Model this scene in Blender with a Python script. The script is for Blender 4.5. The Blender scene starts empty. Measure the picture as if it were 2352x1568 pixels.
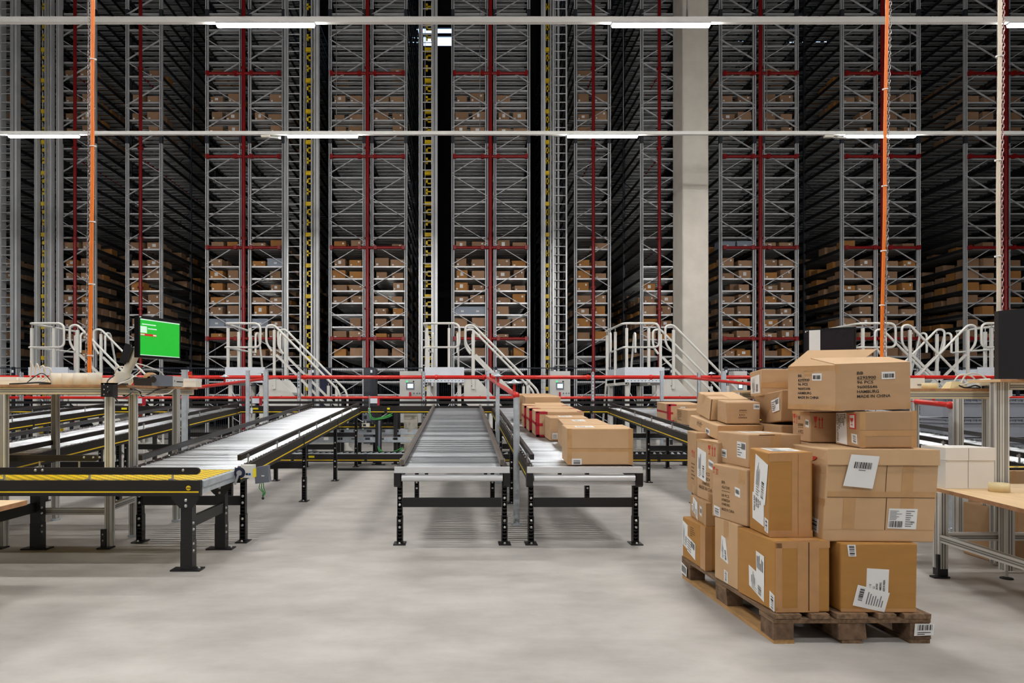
import bpy, bmesh, math, random
from mathutils import Vector as V
R = random.Random(7)
F, H, CX, CY = 1520.0, 1.22, 1059.0, 912.0      # focal length in px, eye height, vanishing point of the hall's long axis
COL = bpy.context.scene.collection

def at(px, py, Y): return V(((px-CX)*Y/F, Y, H-(py-CY)*Y/F))
def xat(px, Y): return (px-CX)*Y/F
def zat(py, Y): return H-(py-CY)*Y/F
def onz(px, py, Z):
    Y = (H-Z)*F/(py-CY)
    return V(((px-CX)*Y/F, Y, Z))

# ------------------------------------------------------------------ materials
def lin(c):
    c = c/255.0
    return c/12.92 if c <= .04045 else ((c+.055)/1.055)**2.4
def rgb(r, g, b): return (lin(r), lin(g), lin(b), 1)
MATS = {}
def mat(name, c, rough=.6, metal=0., nscale=6., namt=.12, bump=0., spec=.5, stretch=(1, 1, 1), emit=0, coat=0):
    m = bpy.data.materials.new(name); m.use_nodes = True
    nt = m.node_tree; b = nt.nodes['Principled BSDF']
    col = rgb(*c)
    b.inputs['Roughness'].default_value = rough; b.inputs['Metallic'].default_value = metal
    b.inputs['Specular IOR Level'].default_value = spec
    if coat: b.inputs['Coat Weight'].default_value = coat
    tc = nt.nodes.new('ShaderNodeTexCoord'); mp = nt.nodes.new('ShaderNodeMapping')
    mp.inputs['Scale'].default_value = stretch
    nt.links.new(tc.outputs['Object'], mp.inputs['Vector'])
    nz = nt.nodes.new('ShaderNodeTexNoise'); nz.inputs['Scale'].default_value = nscale; nz.inputs['Detail'].default_value = 5
    nt.links.new(mp.outputs['Vector'], nz.inputs['Vector'])
    rp = nt.nodes.new('ShaderNodeValToRGB')
    a, z = 1-namt, 1+namt
    rp.color_ramp.elements[0].position = .3; rp.color_ramp.elements[1].position = .7
    rp.color_ramp.elements[0].color = (col[0]*a, col[1]*a, col[2]*a, 1)
    rp.color_ramp.elements[1].color = (min(1, col[0]*z), min(1, col[1]*z), min(1, col[2]*z), 1)
    nt.links.new(nz.outputs['Fac'], rp.inputs['Fac'])
    nt.links.new(rp.outputs['Color'], b.inputs['Base Color'])
    if bump:
        bp = nt.nodes.new('ShaderNodeBump'); bp.inputs['Strength'].default_value = bump; bp.inputs['Distance'].default_value = .01
        nt.links.new(nz.outputs['Fac'], bp.inputs['Height']); nt.links.new(bp.outputs['Normal'], b.inputs['Normal'])
    if emit:
        b.inputs['Emission Color'].default_value = col; b.inputs['Emission Strength'].default_value = emit
    MATS[name] = m
    return m
mat('tan', (194, 158, 120), .75, nscale=5, namt=.06, stretch=(1, 1, 3))
mat('tan_light', (202, 166, 126), .75, nscale=5, namt=.05)
mat('tan_dark', (182, 146, 108), .75, nscale=5, namt=.07)
mat('golden', (178, 128, 64), .7, nscale=5, namt=.06, stretch=(1, 1, 4))
mat('tape', (194, 152, 106), .32, nscale=12, namt=.08)
mat('tape_gold', (190, 142, 94), .28, nscale=12, namt=.08)
mat('seam', (96, 66, 38), .9)
mat('card_in', (150, 112, 72), .85)
mat('paper', (236, 236, 236), .6, namt=.02)
mat('ink', (38, 34, 32), .7)
mat('ink_soft', (112, 82, 54), .8)
mat('ink_grey', (120, 120, 126), .7)
mat('red_print', (200, 62, 44), .7)
mat('red_tape', (176, 32, 48), .35, namt=.1)
mat('black_steel', (25, 24, 26), .42, nscale=3, namt=.2)
mat('black_rail', (32, 29, 28), .38, nscale=2, namt=.2)
mat('worn_rail', (104, 96, 88), .4, metal=.3, nscale=8, namt=.25)
mat('yellow_paint', (242, 206, 30), .45)
mat('bolt', (205, 205, 205), .3, metal=.9)
mat('roller_steel', (222, 226, 232), .32, metal=.97, nscale=2, namt=.08)
mat('galv', (194, 202, 210), .42, metal=.35, nscale=14, namt=.12)
mat('galv_shelf', (192, 194, 196), .34, metal=.6, nscale=1.5, namt=.25, stretch=(1, 6, 1))
mat('rack_steel', (222, 224, 228), .45, metal=.1, nscale=2, namt=.08)
mat('rack_dark', (70, 74, 82), .5, metal=.3)
mat('shelf_edge_shade', (34, 36, 42), .6)  # galvanised side lips, coloured near black to paint in the aisle shade
mat('alu', (216, 216, 212), .4, metal=.15, nscale=3, namt=.05)
mat('groove', (136, 136, 132), .5, metal=.4)
mat('white_alu', (226, 228, 232), .35, metal=.25, namt=.03)
mat('rail_white', (238, 238, 234), .4, namt=.02)
mat('rack_tan', (172, 136, 106), .8, nscale=5, namt=.08)
mat('rack_brown', (154, 120, 92), .8, nscale=5, namt=.08)
mat('rack_gold', (178, 124, 66), .8, nscale=5, namt=.08)
mat('white_paint', (218, 218, 213), .4, namt=.04)
mat('cream', (228, 222, 208), .5, namt=.04)
mat('panel_blue', (222, 230, 240), .4, namt=.04)
mat('red_pipe', (206, 34, 24), .3, nscale=4, namt=.1)
mat('red_riser', (150, 24, 26), .4, nscale=3, namt=.12)
mat('column_concrete', (196, 190, 180), .9, nscale=3, namt=.07, bump=.15)
mat('wood_old', (126, 100, 76), .85, nscale=9, namt=.4, bump=.4, stretch=(6, 1, 6))
mat('wood_block', (112, 88, 68), .9, nscale=22, namt=.45, bump=.5)
mat('wood_pale', (176, 136, 88), .8, nscale=8, namt=.25, bump=.25, stretch=(6, 1, 6))
mat('plywood', (222, 190, 146), .5, nscale=3, namt=.08, stretch=(6, 1, 1))
mat('ply_edge', (176, 130, 92), .6, nscale=20, namt=.2)
mat('profile_tan', (214, 198, 164), .4, metal=.1, namt=.05)
mat('grey_plastic', (138, 142, 152), .5, namt=.05)
mat('bin_blue', (150, 160, 176), .5, namt=.05)
mat('dark_plastic', (30, 30, 34), .35, namt=.1)
mat('mid_grey', (112, 118, 130), .45, namt=.06)
mat('cab_grey', (192, 192, 190), .5, namt=.04)
mat('fence_dark', (40, 46, 58), .5, metal=.3)
mat('navy', (26, 30, 62), .5)
mat('orange', (242, 128, 40), .4, namt=.05)
mat('white_hose', (226, 214, 196), .45)
mat('cable_white', (224, 222, 216), .5)
mat('cable_green', (60, 150, 70), .5)
mat('cable_black', (22, 22, 24), .5)
mat('chain', (168, 160, 160), .35, metal=.8)
mat('chain_rose', (196, 160, 158), .35, metal=.6)
mat('white_box', (234, 230, 224), .6, namt=.02)
mat('roll_paper', (240, 232, 216), .6, namt=.03)
mat('tape_roll', (222, 204, 158), .35)
mat('hall_dark', (58, 58, 62), .8, namt=.1)
mat('roof_dark', (34, 34, 38), .8, namt=.15)
mat('hall_wall', (150, 150, 150), .8, namt=.05)
mat('screen_off', (34, 28, 34), .25, namt=.1)
mat('bezel', (16, 16, 18), .3)
mat('screen_green', (30, 180, 50), .4, namt=.03, emit=.5)
mat('screen_pale', (190, 225, 205), .4, namt=.02, emit=.6)
mat('screen_red', (190, 40, 30), .4, emit=.5)
mat('screen_lcd', (205, 228, 240), .4, emit=.9)
mat('led_green', (30, 230, 110), .4, emit=1.5)
mat('btn_blue', (30, 90, 170), .4)
mat('yellow_tag', (236, 220, 30), .5)
def lampmat(name, c, s):
    m = bpy.data.materials.new(name); m.use_nodes = True; nt = m.node_tree
    b = nt.nodes['Principled BSDF']; b.inputs['Base Color'].default_value = (.8, .8, .8, 1)
    nz = nt.nodes.new('ShaderNodeTexNoise'); nz.inputs['Scale'].default_value = 1.0
    b.inputs['Emission Color'].default_value = rgb(*c); b.inputs['Emission Strength'].default_value = s
    MATS[name] = m; return m
LAMP = lampmat('lamp_glow', (255, 252, 247), 300.0)
lampmat('daylight_pane', (170, 205, 255), 4.0)

def vary_by_object(name, lo, hi):               # random tone per roller stands in for streaks of highlight and shade
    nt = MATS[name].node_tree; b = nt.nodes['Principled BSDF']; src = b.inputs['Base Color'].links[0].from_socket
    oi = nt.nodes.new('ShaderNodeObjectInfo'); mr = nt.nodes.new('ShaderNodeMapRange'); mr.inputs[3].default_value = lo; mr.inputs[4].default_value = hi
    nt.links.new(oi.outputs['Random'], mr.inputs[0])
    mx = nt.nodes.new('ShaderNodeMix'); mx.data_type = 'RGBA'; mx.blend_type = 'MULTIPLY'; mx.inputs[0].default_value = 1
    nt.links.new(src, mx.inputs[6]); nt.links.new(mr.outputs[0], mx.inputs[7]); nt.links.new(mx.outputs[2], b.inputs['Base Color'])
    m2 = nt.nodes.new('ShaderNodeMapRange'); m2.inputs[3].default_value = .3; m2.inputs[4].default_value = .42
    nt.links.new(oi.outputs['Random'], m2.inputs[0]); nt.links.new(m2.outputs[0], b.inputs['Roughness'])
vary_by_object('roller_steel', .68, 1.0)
def floor_mat():
    m = bpy.data.materials.new('floor_concrete'); m.use_nodes = True; nt = m.node_tree; b = nt.nodes['Principled BSDF']
    N = nt.nodes.new; L = nt.links.new
    tc = N('ShaderNodeTexCoord')
    def noise(scale, st, det=6, rough=.6):
        mp = N('ShaderNodeMapping'); mp.inputs['Scale'].default_value = st; L(tc.outputs['Object'], mp.inputs['Vector'])
        n = N('ShaderNodeTexNoise'); n.inputs['Scale'].default_value = scale; n.inputs['Detail'].default_value = det; n.inputs['Roughness'].default_value = rough
        L(mp.outputs['Vector'], n.inputs['Vector']); return n
    n1 = noise(1.1, (1, 1.1, 1)); n2 = noise(2.6, (.8, 1.5, 1)); n3 = noise(40, (1, 1, 1), 2)
    r1 = N('ShaderNodeValToRGB'); e = r1.color_ramp.elements
    e[0].position = .30; e[0].color = rgb(167, 163, 159); e[1].position = .68; e[1].color = rgb(196, 192, 188)
    L(n1.outputs['Fac'], r1.inputs['Fac'])
    r2 = N('ShaderNodeValToRGB'); e = r2.color_ramp.elements
    e[0].position = .30; e[0].color = (.70, .69, .68, 1); e[1].position = .62; e[1].color = (1, 1, 1, 1)
    L(n2.outputs['Fac'], r2.inputs['Fac'])
    mx = N('ShaderNodeMix'); mx.data_type = 'RGBA'; mx.blend_type = 'MULTIPLY'; mx.inputs[0].default_value = .75
    L(r1.outputs['Color'], mx.inputs[6]); L(r2.outputs['Color'], mx.inputs[7])
    L(mx.outputs[2], b.inputs['Base Color'])
    mr = N('ShaderNodeMapRange'); mr.inputs[3].default_value = .42; mr.inputs[4].default_value = .62
    L(n2.outputs['Fac'], mr.inputs[0]); L(mr.outputs[0], b.inputs['Roughness'])
    bp = N('ShaderNodeBump'); bp.inputs['Strength'].default_value = .05; L(n3.outputs['Fac'], bp.inputs['Height']); L(bp.outputs['Normal'], b.inputs['Normal'])
    b.inputs['Specular IOR Level'].default_value = .35
    MATS['floor'] = m
floor_mat()
def belt_mat():
    m = bpy.data.materials.new('yellow_belt'); m.use_nodes = True; nt = m.node_tree; b = nt.nodes['Principled BSDF']
    N = nt.nodes.new; L = nt.links.new
    tc = N('ShaderNodeTexCoord'); mp = N('ShaderNodeMapping'); mp.inputs['Scale'].default_value = (17, 17, 0); mp.inputs['Rotation'].default_value = (0, 0, .785)
    L(tc.outputs['Object'], mp.inputs['Vector'])
    vo = N('ShaderNodeTexVoronoi'); vo.inputs['Scale'].default_value = 1.; vo.inputs['Randomness'].default_value = 0.
    L(mp.outputs['Vector'], vo.inputs['Vector'])
    r = N('ShaderNodeValToRGB'); r.color_ramp.interpolation = 'CONSTANT'; e = r.color_ramp.elements
    e[0].position = 0; e[0].color = rgb(70, 66, 50); e[1].position = .2; e[1].color = rgb(30, 28, 22)
    x = e.new(.27); x.color = rgb(246, 208, 20)
    L(vo.outputs['Distance'], r.inputs['Fac']); L(r.outputs['Color'], b.inputs['Base Color'])
    b.inputs['Roughness'].default_value = .45
    MATS['belt'] = m
belt_mat()

# ------------------------------------------------------------------ mesh builder
ORG = {}                                        # object -> world origin of its root
class MB:
    def __init__(s): s.v = []; s.f = []; s.m = []; s.sm = []; s.mats = []
    def mi(s, name):
        if name not in s.mats: s.mats.append(name)
        return s.mats.index(name)
    def add(s, vs, fs, m, smooth=False):
        o = len(s.v); s.v += [V(p) for p in vs]; k = s.mi(m)
        for f in fs: s.f.append([o+i for i in f]); s.m.append(k); s.sm.append(smooth)
    def hexa(s, c, m):
        s.add(c, [(3, 2, 1, 0), (4, 5, 6, 7), (0, 1, 5, 4), (1, 2, 6, 5), (2, 3, 7, 6), (3, 0, 4, 7)], m)
    def box(s, x0, y0, z0, x1, y1, z1, m):
        s.hexa([(x0, y0, z0), (x1, y0, z0), (x1, y1, z0), (x0, y1, z0), (x0, y0, z1), (x1, y0, z1), (x1, y1, z1), (x0, y1, z1)], m)
    def quad(s, a, b, c, d, m): s.add([a, b, c, d], [(0, 1, 2, 3)], m)
    def bar(s, p, q, w, h, m, up=(0, 0, 1)):
        p, q = V(p), V(q); d = (q-p).normalized(); up = V(up)
        if abs(d.dot(up)) > .95: up = V((0, 1, 0))
        sx = d.cross(up).normalized()*(w/2); sz = sx.cross(d).normalized()*(h/2)
        c = []
        for e in (p, q): c += [e-sx-sz, e+sx-sz, e+sx+sz, e-sx+sz]
        s.add(c, [(3, 2, 1, 0), (4, 5, 6, 7), (0, 1, 5, 4), (1, 2, 6, 5), (2, 3, 7, 6), (3, 0, 4, 7)], m)
    def tube(s, pts, r, m, n=8, closed=False):
        pts = [V(p) for p in pts]; k = len(pts); o = len(s.v)
        up = None; rings = []
        for i, p in enumerate(pts):
            a = pts[i-1] if (i or closed) else p; b = pts[(i+1) % k] if (i < k-1 or closed) else p
            d = (b-a).normalized()
            if up is None:
                up = V((0, 0, 1)) if abs(d.z) < .9 else V((0, 1, 0))
            up = (up-d*up.dot(d)); up = up.normalized() if up.length > 1e-6 else V((1, 0, 0))
            sd = d.cross(up)
            rings.append([p+(up*math.cos(t)+sd*math.sin(t))*r for t in [2*math.pi*j/n for j in range(n)]])
        vs = [x for rg in rings for x in rg]; fs = []
        for i in range(k if closed else k-1):
            for j in range(n):
                a = i*n+j; b = i*n+(j+1) % n; i2 = (i+1) % k
                fs.append((a, i2*n+j, i2*n+(j+1) % n, b))
        s.add(vs, fs, m, True)
        if not closed:
            s.add(rings[0], [tuple(range(n))], m); s.add(rings[-1], [tuple(reversed(range(n)))], m)
    def cyl(s, p, q, r, m, n=12): s.tube([p, q], r, m, n)
    def ball(s, p, r, m, n=8):
        p = V(p); vs = []; fs = []; kk = n//2
        for i in range(kk+1):
            th = math.pi*i/kk
            for j in range(n):
                ph = 2*math.pi*j/n; vs.append(p+V((math.sin(th)*math.cos(ph), math.sin(th)*math.sin(ph), math.cos(th)))*r)
        for i in range(kk):
            for j in range(n): fs.append((i*n+j, (i+1)*n+j, (i+1)*n+(j+1) % n, i*n+(j+1) % n))
        s.add(vs, fs, m, True)
    def lathe(s, c, prof, m, n=16):
        c = V(c); vs = []; fs = []
        for r, z in prof:
            for j in range(n):
                t = 2*math.pi*j/n; vs.append(c+V((r*math.cos(t), r*math.sin(t), z)))
        for i in range(len(prof)-1):
            for j in range(n): fs.append((i*n+j, i*n+(j+1) % n, (i+1)*n+(j+1) % n, (i+1)*n+j))
        s.add(vs, fs, m, True)
    def mesh(s, name, org=V((0, 0, 0))):
        me = bpy.data.meshes.new(name)
        me.from_pydata([tuple(p-org) for p in s.v], [], s.f)
        for n in s.mats: me.materials.append(MATS[n])
        me.polygons.foreach_set('material_index', s.m); me.polygons.foreach_set('use_smooth', s.sm)
        me.update(); return me
    def build(s, name, parent=None, loc=None):
        org = ORG[parent] if parent is not None else V(loc if loc is not None else (0, 0, 0))
        o = bpy.data.objects.new(name, s.mesh(name, org)); COL.objects.link(o)
        if parent is not None: o.parent = parent
        else: o.location = org
        ORG[o] = org
        return o
def thing(name, label, cat, loc=(0, 0, 0), group=None):
    o = bpy.data.objects.new(name, None); COL.objects.link(o); o.location = loc; o.empty_display_size = .1
    ORG[o] = V(loc); tag(o, label, cat, group); return o
def tag(o, label, cat, group=None, kind=None):
    o['label'] = label; o['category'] = cat
    if group: o['group'] = group
    if kind: o['kind'] = kind
    return o
def struct(o, label=None):
    o['kind'] = 'structure'
    if label: o['label'] = label
    return o
def inst(me, name, parent, loc=(0, 0, 0)):      # one more part using shared mesh data
    o = bpy.data.objects.new(name, me); COL.objects.link(o); o.parent = parent; o.location = loc; ORG[o] = ORG[parent]+V(loc); return o
def fillet(pts, r, n=5):
    pts = [V(p) for p in pts]; out = [pts[0]]
    for i in range(1, len(pts)-1):
        a, p, b = pts[i-1], pts[i], pts[i+1]
        d1 = (a-p); d2 = (b-p); k = min(r, d1.length*.49, d2.length*.49)
        s, e = p+d1.normalized()*k, p+d2.normalized()*k
        for j in range(n+1):
            t = j/n; out.append(s*(1-t)**2+p*2*t*(1-t)+e*t*t)
    out.append(pts[-1]); return out
def spline(pts, n=8):
    pts = [V(p) for p in pts]; out = []
    for i in range(len(pts)-1):
        p0 = pts[max(i-1, 0)]; p1 = pts[i]; p2 = pts[i+1]; p3 = pts[min(i+2, len(pts)-1)]
        for j in range(n):
            t = j/n
            out.append(.5*((2*p1)+(p2-p0)*t+(2*p0-5*p1+4*p2-p3)*t*t+(3*p1-p0-3*p2+p3)*t**3))
    out.append(pts[-1]); return out

# ------------------------------------------------------------------ flat faces that carry print
TXT = {}
def glyphs(s):
    if s not in TXT:
        c = bpy.data.curves.new('t', 'FONT'); c.body = s; c.size = 1; c.offset = .018; c.resolution_u = 2
        o = bpy.data.objects.new('t', c); me = o.to_mesh()
        vs = [(v.co.x, v.co.y) for v in me.vertices]; fs = [tuple(p.vertices) for p in me.polygons]
        o.to_mesh_clear(); bpy.data.objects.remove(o); bpy.data.curves.remove(c)
        x0 = min(v[0] for v in vs); x1 = max(v[0] for v in vs); y0 = min(v[1] for v in vs); y1 = max(v[1] for v in vs)
        TXT[s] = ([((x-x0)/(x1-x0), (y-y0)/(y1-y0)) for x, y in vs], fs)
    return TXT[s]
class Face:
    def __init__(s, bl, br, tr, tl, off=0):
        s.c = [V(bl), V(br), V(tr), V(tl)]; s.n = (s.c[1]-s.c[0]).cross(s.c[3]-s.c[0]).normalized(); s.off = off
    def P(s, u, v, o=0):
        a, b, c, d = s.c
        return a*(1-u)*(1-v)+b*u*(1-v)+c*u*v+d*(1-u)*v+s.n*(s.off+o)
    def sub(s, uv, o): return Face(*[s.P(u, v, o) for u, v in uv])
    def rect(s, mb, u0, v0, u1, v1, m, o=.0008):
        mb.quad(s.P(u0, v0, o), s.P(u1, v0, o), s.P(u1, v1, o), s.P(u0, v1, o), m)
    def text(s, mb, t, u0, v0, u1, v1, m='ink', rot=0, o=.0012):
        vs, fs = glyphs(t); out = []
        for x, y in vs:
            if rot == 90: x, y = 1-y, x
            elif rot == -90: x, y = y, 1-x
            elif rot == 180: x, y = 1-x, 1-y
            out.append(s.P(u0+(u1-u0)*x, v0+(v1-v0)*y, o))
        mb.add(out, fs, m)
    def bars(s, mb, u0, v0, u1, v1, m='ink', horiz=False, n=22, o=.0012):
        t = 0
        while t < 1:
            w = R.choice((.5, .5, 1, 1.6))/n; g = R.choice((.5, .9, 1.2))/n
            e = min(1, t+w)
            if horiz: s.rect(mb, u0, v0+(v1-v0)*t, u1, v0+(v1-v0)*e, m, o)
            else: s.rect(mb, u0+(u1-u0)*t, v0, u0+(u1-u0)*e, v1, m, o)
            t = e+g
    def lines(s, mb, u0, v0, u1, v1, n, m='ink_grey', vert=False, o=.0012):
        for i in range(n):
            k = .45+.55*R.random()
            if vert:
                a = u0+(u1-u0)*(i+.2)/n; s.rect(mb, a, v0, a+(u1-u0)*.4/n, v0+(v1-v0)*k, m, o)
            else:
                a = v0+(v1-v0)*(i+.2)/n; s.rect(mb, u0, a, u0+(u1-u0)*k, a+(v1-v0)*.4/n, m, o)
    def glass(s, mb, u0, v0, u1, v1, m='red_print', o=.0012, flip=False):
        def q(pts):
            pp = [(u0+(u1-u0)*x, v0+(v1-v0)*((1-y) if flip else y)) for x, y in pts]
            if flip: pp = pp[::-1]
            mb.add([s.P(u, v, o) for u, v in pp], [tuple(range(len(pp)))], m)
        q([(.32, .5), (.68, .5), (.9, .75), (.92, 1), (.08, 1), (.1, .75)]); q([(.44, .1), (.56, .1), (.56, .5), (.44, .5)]); q([(.2, 0), (.8, 0), (.8, .1), (.2, .1)])
    def arrows(s, mb, u0, v0, u1, v1, m='red_print', o=.0012):
        w = u1-u0
        for a in (u0, u0+.55*w):
            s.rect(mb, a+.14*w, v0, a+.28*w, v0+(v1-v0)*.75, m, o)
            mb.add([s.P(a, v0+(v1-v0)*.65, o), s.P(a+.42*w, v0+(v1-v0)*.65, o), s.P(a+.21*w, v1, o)], [(0, 1, 2)], m)
        s.rect(mb, u0, v0-.08*(v1-v0), u1, v0-.03*(v1-v0), m, o)
def label_on(face, uv, parent, fill, name='shipping_label', o=.0016, m='paper'):
    if len(uv) == 2:
        (a, b), (c, d) = uv; uv = [(a, b), (c, b), (c, d), (a, d)]
    mb = MB(); f = face.sub(uv, o); mb.add([f.P(0, 0), f.P(1, 0), f.P(1, 1), f.P(0, 1)], [(0, 1, 2, 3)], m)
    b = face.sub(uv, o-.0008)
    for i in range(4):
        k = (i+1) % 4; mb.quad(b.c[i], b.c[k], f.c[k], f.c[i], m)
    fill(f, mb); return mb.build(name, parent)
def fl_bar(f, m): f.bars(m, .12, .3, .88, .78, n=16)
def fl_barh(f, m): f.bars(m, .16, .14, .84, .8, horiz=True, n=9)
def fl_doc(f, m):
    f.lines(m, .08, .55, .7, .92, 7); f.bars(m, .1, .08, .55, .36, n=18); f.lines(m, .62, .1, .92, .5, 6); f.lines(m, .1, .4, .55, .52, 3, 'ink')
def fl_docv(f, m):
    f.lines(m, .15, .3, .45, .9, 5, vert=True); f.bars(m, .62, .1, .82, .5, horiz=True, n=18); f.lines(m, .2, .06, .55, .3, 4, 'ink_grey')
def fl_side(f, m):
    f.bars(m, .52, .55, .92, .92, n=10); f.lines(m, .06, .1, .6, .9, 5, 'ink_grey')

class Carton:
    """body mesh is the thing; labels, tape and flaps are its parts"""
    def __init__(s, name, label, bot, top, m, group=None, cat='box', bev=.007, opentop=False):
        s.b = [V(p) for p in bot]; s.t = [V(p) for p in top]
        b, t = s.b, s.t
        s.front = Face(b[0], b[1], t[1], t[0]); s.left = Face(b[3], b[0], t[0], t[3]); s.right = Face(b[1], b[2], t[2], t[1]); s.top = Face(t[0], t[1], t[2], t[3]); s.back = Face(b[2], b[3], t[3], t[2])
        bm = bmesh.new(); vs = [bm.verts.new(p) for p in b+t]
        fl = [(3, 2, 1, 0), (0, 1, 5, 4), (1, 2, 6, 5), (2, 3, 7, 6), (3, 0, 4, 7)]
        if not opentop: fl.append((4, 5, 6, 7))
        for f in fl: bm.faces.new([vs[i] for i in f])
        if opentop:
            c = sum(s.t, V())/4
            ins = [bm.verts.new(p+(c-p)*.03) for p in s.t]; cb = sum(s.b, V())/4
            inb = [bm.verts.new(p+(cb-p)*.03+V((0, 0, .012))) for p in s.b]
            for i in range(4):
                k = (i+1) % 4
                bm.faces.new([vs[4+i], vs[4+k], ins[k], ins[i]]); bm.faces.new([ins[i], ins[k], inb[k], inb[i]])
            bm.faces.new(inb)
        elif bev: bmesh.ops.bevel(bm, geom=list(bm.edges), offset=bev, segments=2, profile=.5, affect='EDGES')
        s.mb = MB(); bm.verts.index_update()
        s.mb.add([v.co for v in bm.verts], [[v.index for v in f.verts] for f in bm.faces], m); bm.free()
        s.name = name; s.lab = (label, cat, group); s.later = []
    def lab_on(s, face, uv, fill, **k): s.later.append(lambda o: label_on(face, uv, o, fill, **k))
    def part(s, name, mb): s.later.append(lambda o: mb.build(name, o))
    def tape(s, face, u0, v0, u1, v1, m='tape', name=None):
        if name:
            mb = MB(); face.rect(mb, u0, v0, u1, v1, m, .001); s.part(name, mb)
        else: face.rect(s.mb, u0, v0, u1, v1, m, .0006)
    def done(s):
        loc = sum(s.b, V())/4
        o = s.mb.build(s.name, None, loc); tag(o, *s.lab[:2], group=s.lab[2])
        for fn in s.later: fn(o)
        return o
# ------------------------------------------------------------------ the hall
def setting():
    b = MB(); b.box(-32, -9, -.2, 32, 38, 0, 'floor'); struct(b.build('floor'), 'pale grey polished concrete floor with faint stains')
    b = MB(); b.box(-32, -9, 24.0, 32, 38, 24.3, 'roof_dark'); struct(b.build('ceiling'), 'dark roof deck high above the racking')
    for nm, a in (('wall_left', (-32.3, -9, 0, -32, 38, 24)), ('wall_right', (32, -9, 0, 32.3, 38, 24)), ('wall_front', (-32, -9.3, 0, 32, -9, 24))):
        b = MB(); b.box(*a, 'hall_wall' if nm == 'wall_front' else 'hall_dark'); struct(b.build(nm), {'wall_left': 'dark left side wall of the hall', 'wall_right': 'dark right side wall of the hall', 'wall_front': 'pale hall wall behind the viewer'}[nm])
    WY = 37.0; zs = [zat(105, WY), zat(83, WY), zat(76, WY), zat(64, WY)]
    b = MB()
    WX = ((-3.4, -.45), (15.5, 20.5))
    for u, w in ((-32, -3.4), (-.45, 15.5), (20.5, 32)):
        for a, c in ((zs[0], zs[1]), (zs[2], zs[3])): b.box(u, WY, a, w, WY+.3, c, 'hall_dark')
    b.box(-32, WY, 0, 32, WY+.3, zs[0], 'hall_dark'); b.box(-32, WY, zs[1], 32, WY+.3, zs[2], 'hall_dark'); b.box(-32, WY, zs[3], 32, WY+.3, 24, 'hall_dark')
    struct(b.build('wall_back'), 'dark far wall behind the racking')
    for i, (a, c) in enumerate(((zs[0], zs[1]), (zs[2], zs[3]))):
        b = MB()
        for u, w in WX:
            b.box(u, WY+.12, a, w, WY+.16, c, 'daylight_pane'); k = u+1.1
            while k < w: b.box(k-.03, WY+.05, a, k+.03, WY+.12, c, 'rack_dark'); k += 2.1
        struct(b.build('window_%d' % (i+1)), '%s strip of daylight glass high in the far wall' % ('lower', 'upper')[i])
    # concrete column
    Y = 17.5; x0, x1 = xat(1568, Y), xat(1628, Y)
    b = MB(); d = .82; c = .025
    pts = [(x0+c, Y), (x1-c, Y), (x1, Y+c), (x1, Y+d-c), (x1-c, Y+d), (x0+c, Y+d), (x0, Y+d-c), (x0, Y+c)]
    vs = [(x, y, 0) for x, y in pts]+[(x, y, 23.99) for x, y in pts]
    b.add(vs, [tuple(reversed(range(8))), tuple(range(8, 16))]+[(i, (i+1) % 8, 8+(i+1) % 8, 8+i) for i in range(8)], 'column_concrete')
    struct(b.build('concrete_column'), 'pale square concrete column rising past the racks')
setting()

# ------------------------------------------------------------------ high-bay racking
RY = 22.8; RS = RY/F; DEPTH = 12.6
LEV = [935, 905, 875, 846, 817, 778, 749, 721, 694, 666, 638, 610, 570, 543, 516, 488, 461, 432, 405, 362, 338, 302, 273, 232, 205, 172, 140, 102, 65, 28, -10, -48, -86, -124, -162]
HALF = [(-43, 42), (137, 222), (291, 372), (474, 555), (572, 653), (757, 838), (852, 935), (1038, 1120), (1134, 1217), (1318, 1403), (1472, 1553), (1652, 1735), (1750, 1832), (1932, 2013), (2030, 2112), (2215, 2297), (2313, 2395)]
RW = 83*RS
def shelf_mesh():
    b = MB(); w = RW-.09; k = 0; y = .03
    b.box(-w/2, 0, -.05, w/2, .03, 0, 'white_alu')                    # bright front lip
    while y < DEPTH:
        b.box(-w/2, y+.02, -.022, w/2, y+.14, -.004, 'galv_shelf'); b.box(-w/2, y+.155, -.022, w/2, y+.25, -.004, 'galv_shelf')
        b.box(-w/2, y+.06, -.045, w/2, y+.1, -.022, 'galv_shelf'); b.box(-w/2, y+.19, -.04, w/2, y+.215, -.022, 'galv_shelf'); y += .36
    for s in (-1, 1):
        x = s*(w/2+.01); b.box(x-.015, 0, -.085, x+.015, DEPTH, .012, 'shelf_edge_shade')
    return b.mesh('shelf')
def upright_mesh(h=19.2):
    b = MB()
    b.box(-.05, -.04, 0, -.018, .05, h, 'rack_steel'); b.box(.018, -.04, 0, .05, .05, h, 'rack_steel'); b.box(-.018, -.01, 0, .018, .05, h, 'rack_dark')
    b.box(-.09, -.08, 0, .09, .08, .012, 'rack_steel')
    for z in (9.95, 14.3): b.box(-.055, -.045, z, .055, .052, z+.26, 'rack_dark')
    return b.mesh('upright')
def brace_mesh(h=19.2, flip=False, far=False):
    b = MB(); w = RW-.08; z = .35; k = 0; st = .76; m = 'rack_steel' if not far else 'rack_dark'
    while z < h-st:
        a, c = (-w/2, w/2) if (k+flip) % 2 else (w/2, -w/2)
        b.bar((a, 0, z), (c, 0, z+st-.06), .02, .055, m, (0, 1, 0)); z += st+.02; k += 1
    for z in (zat(249, RY), zat(-70, RY)): b.box(-w/2, -.015, z-.02, w/2, .015, z+.02, m)
    return b.mesh('bracing')
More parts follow.
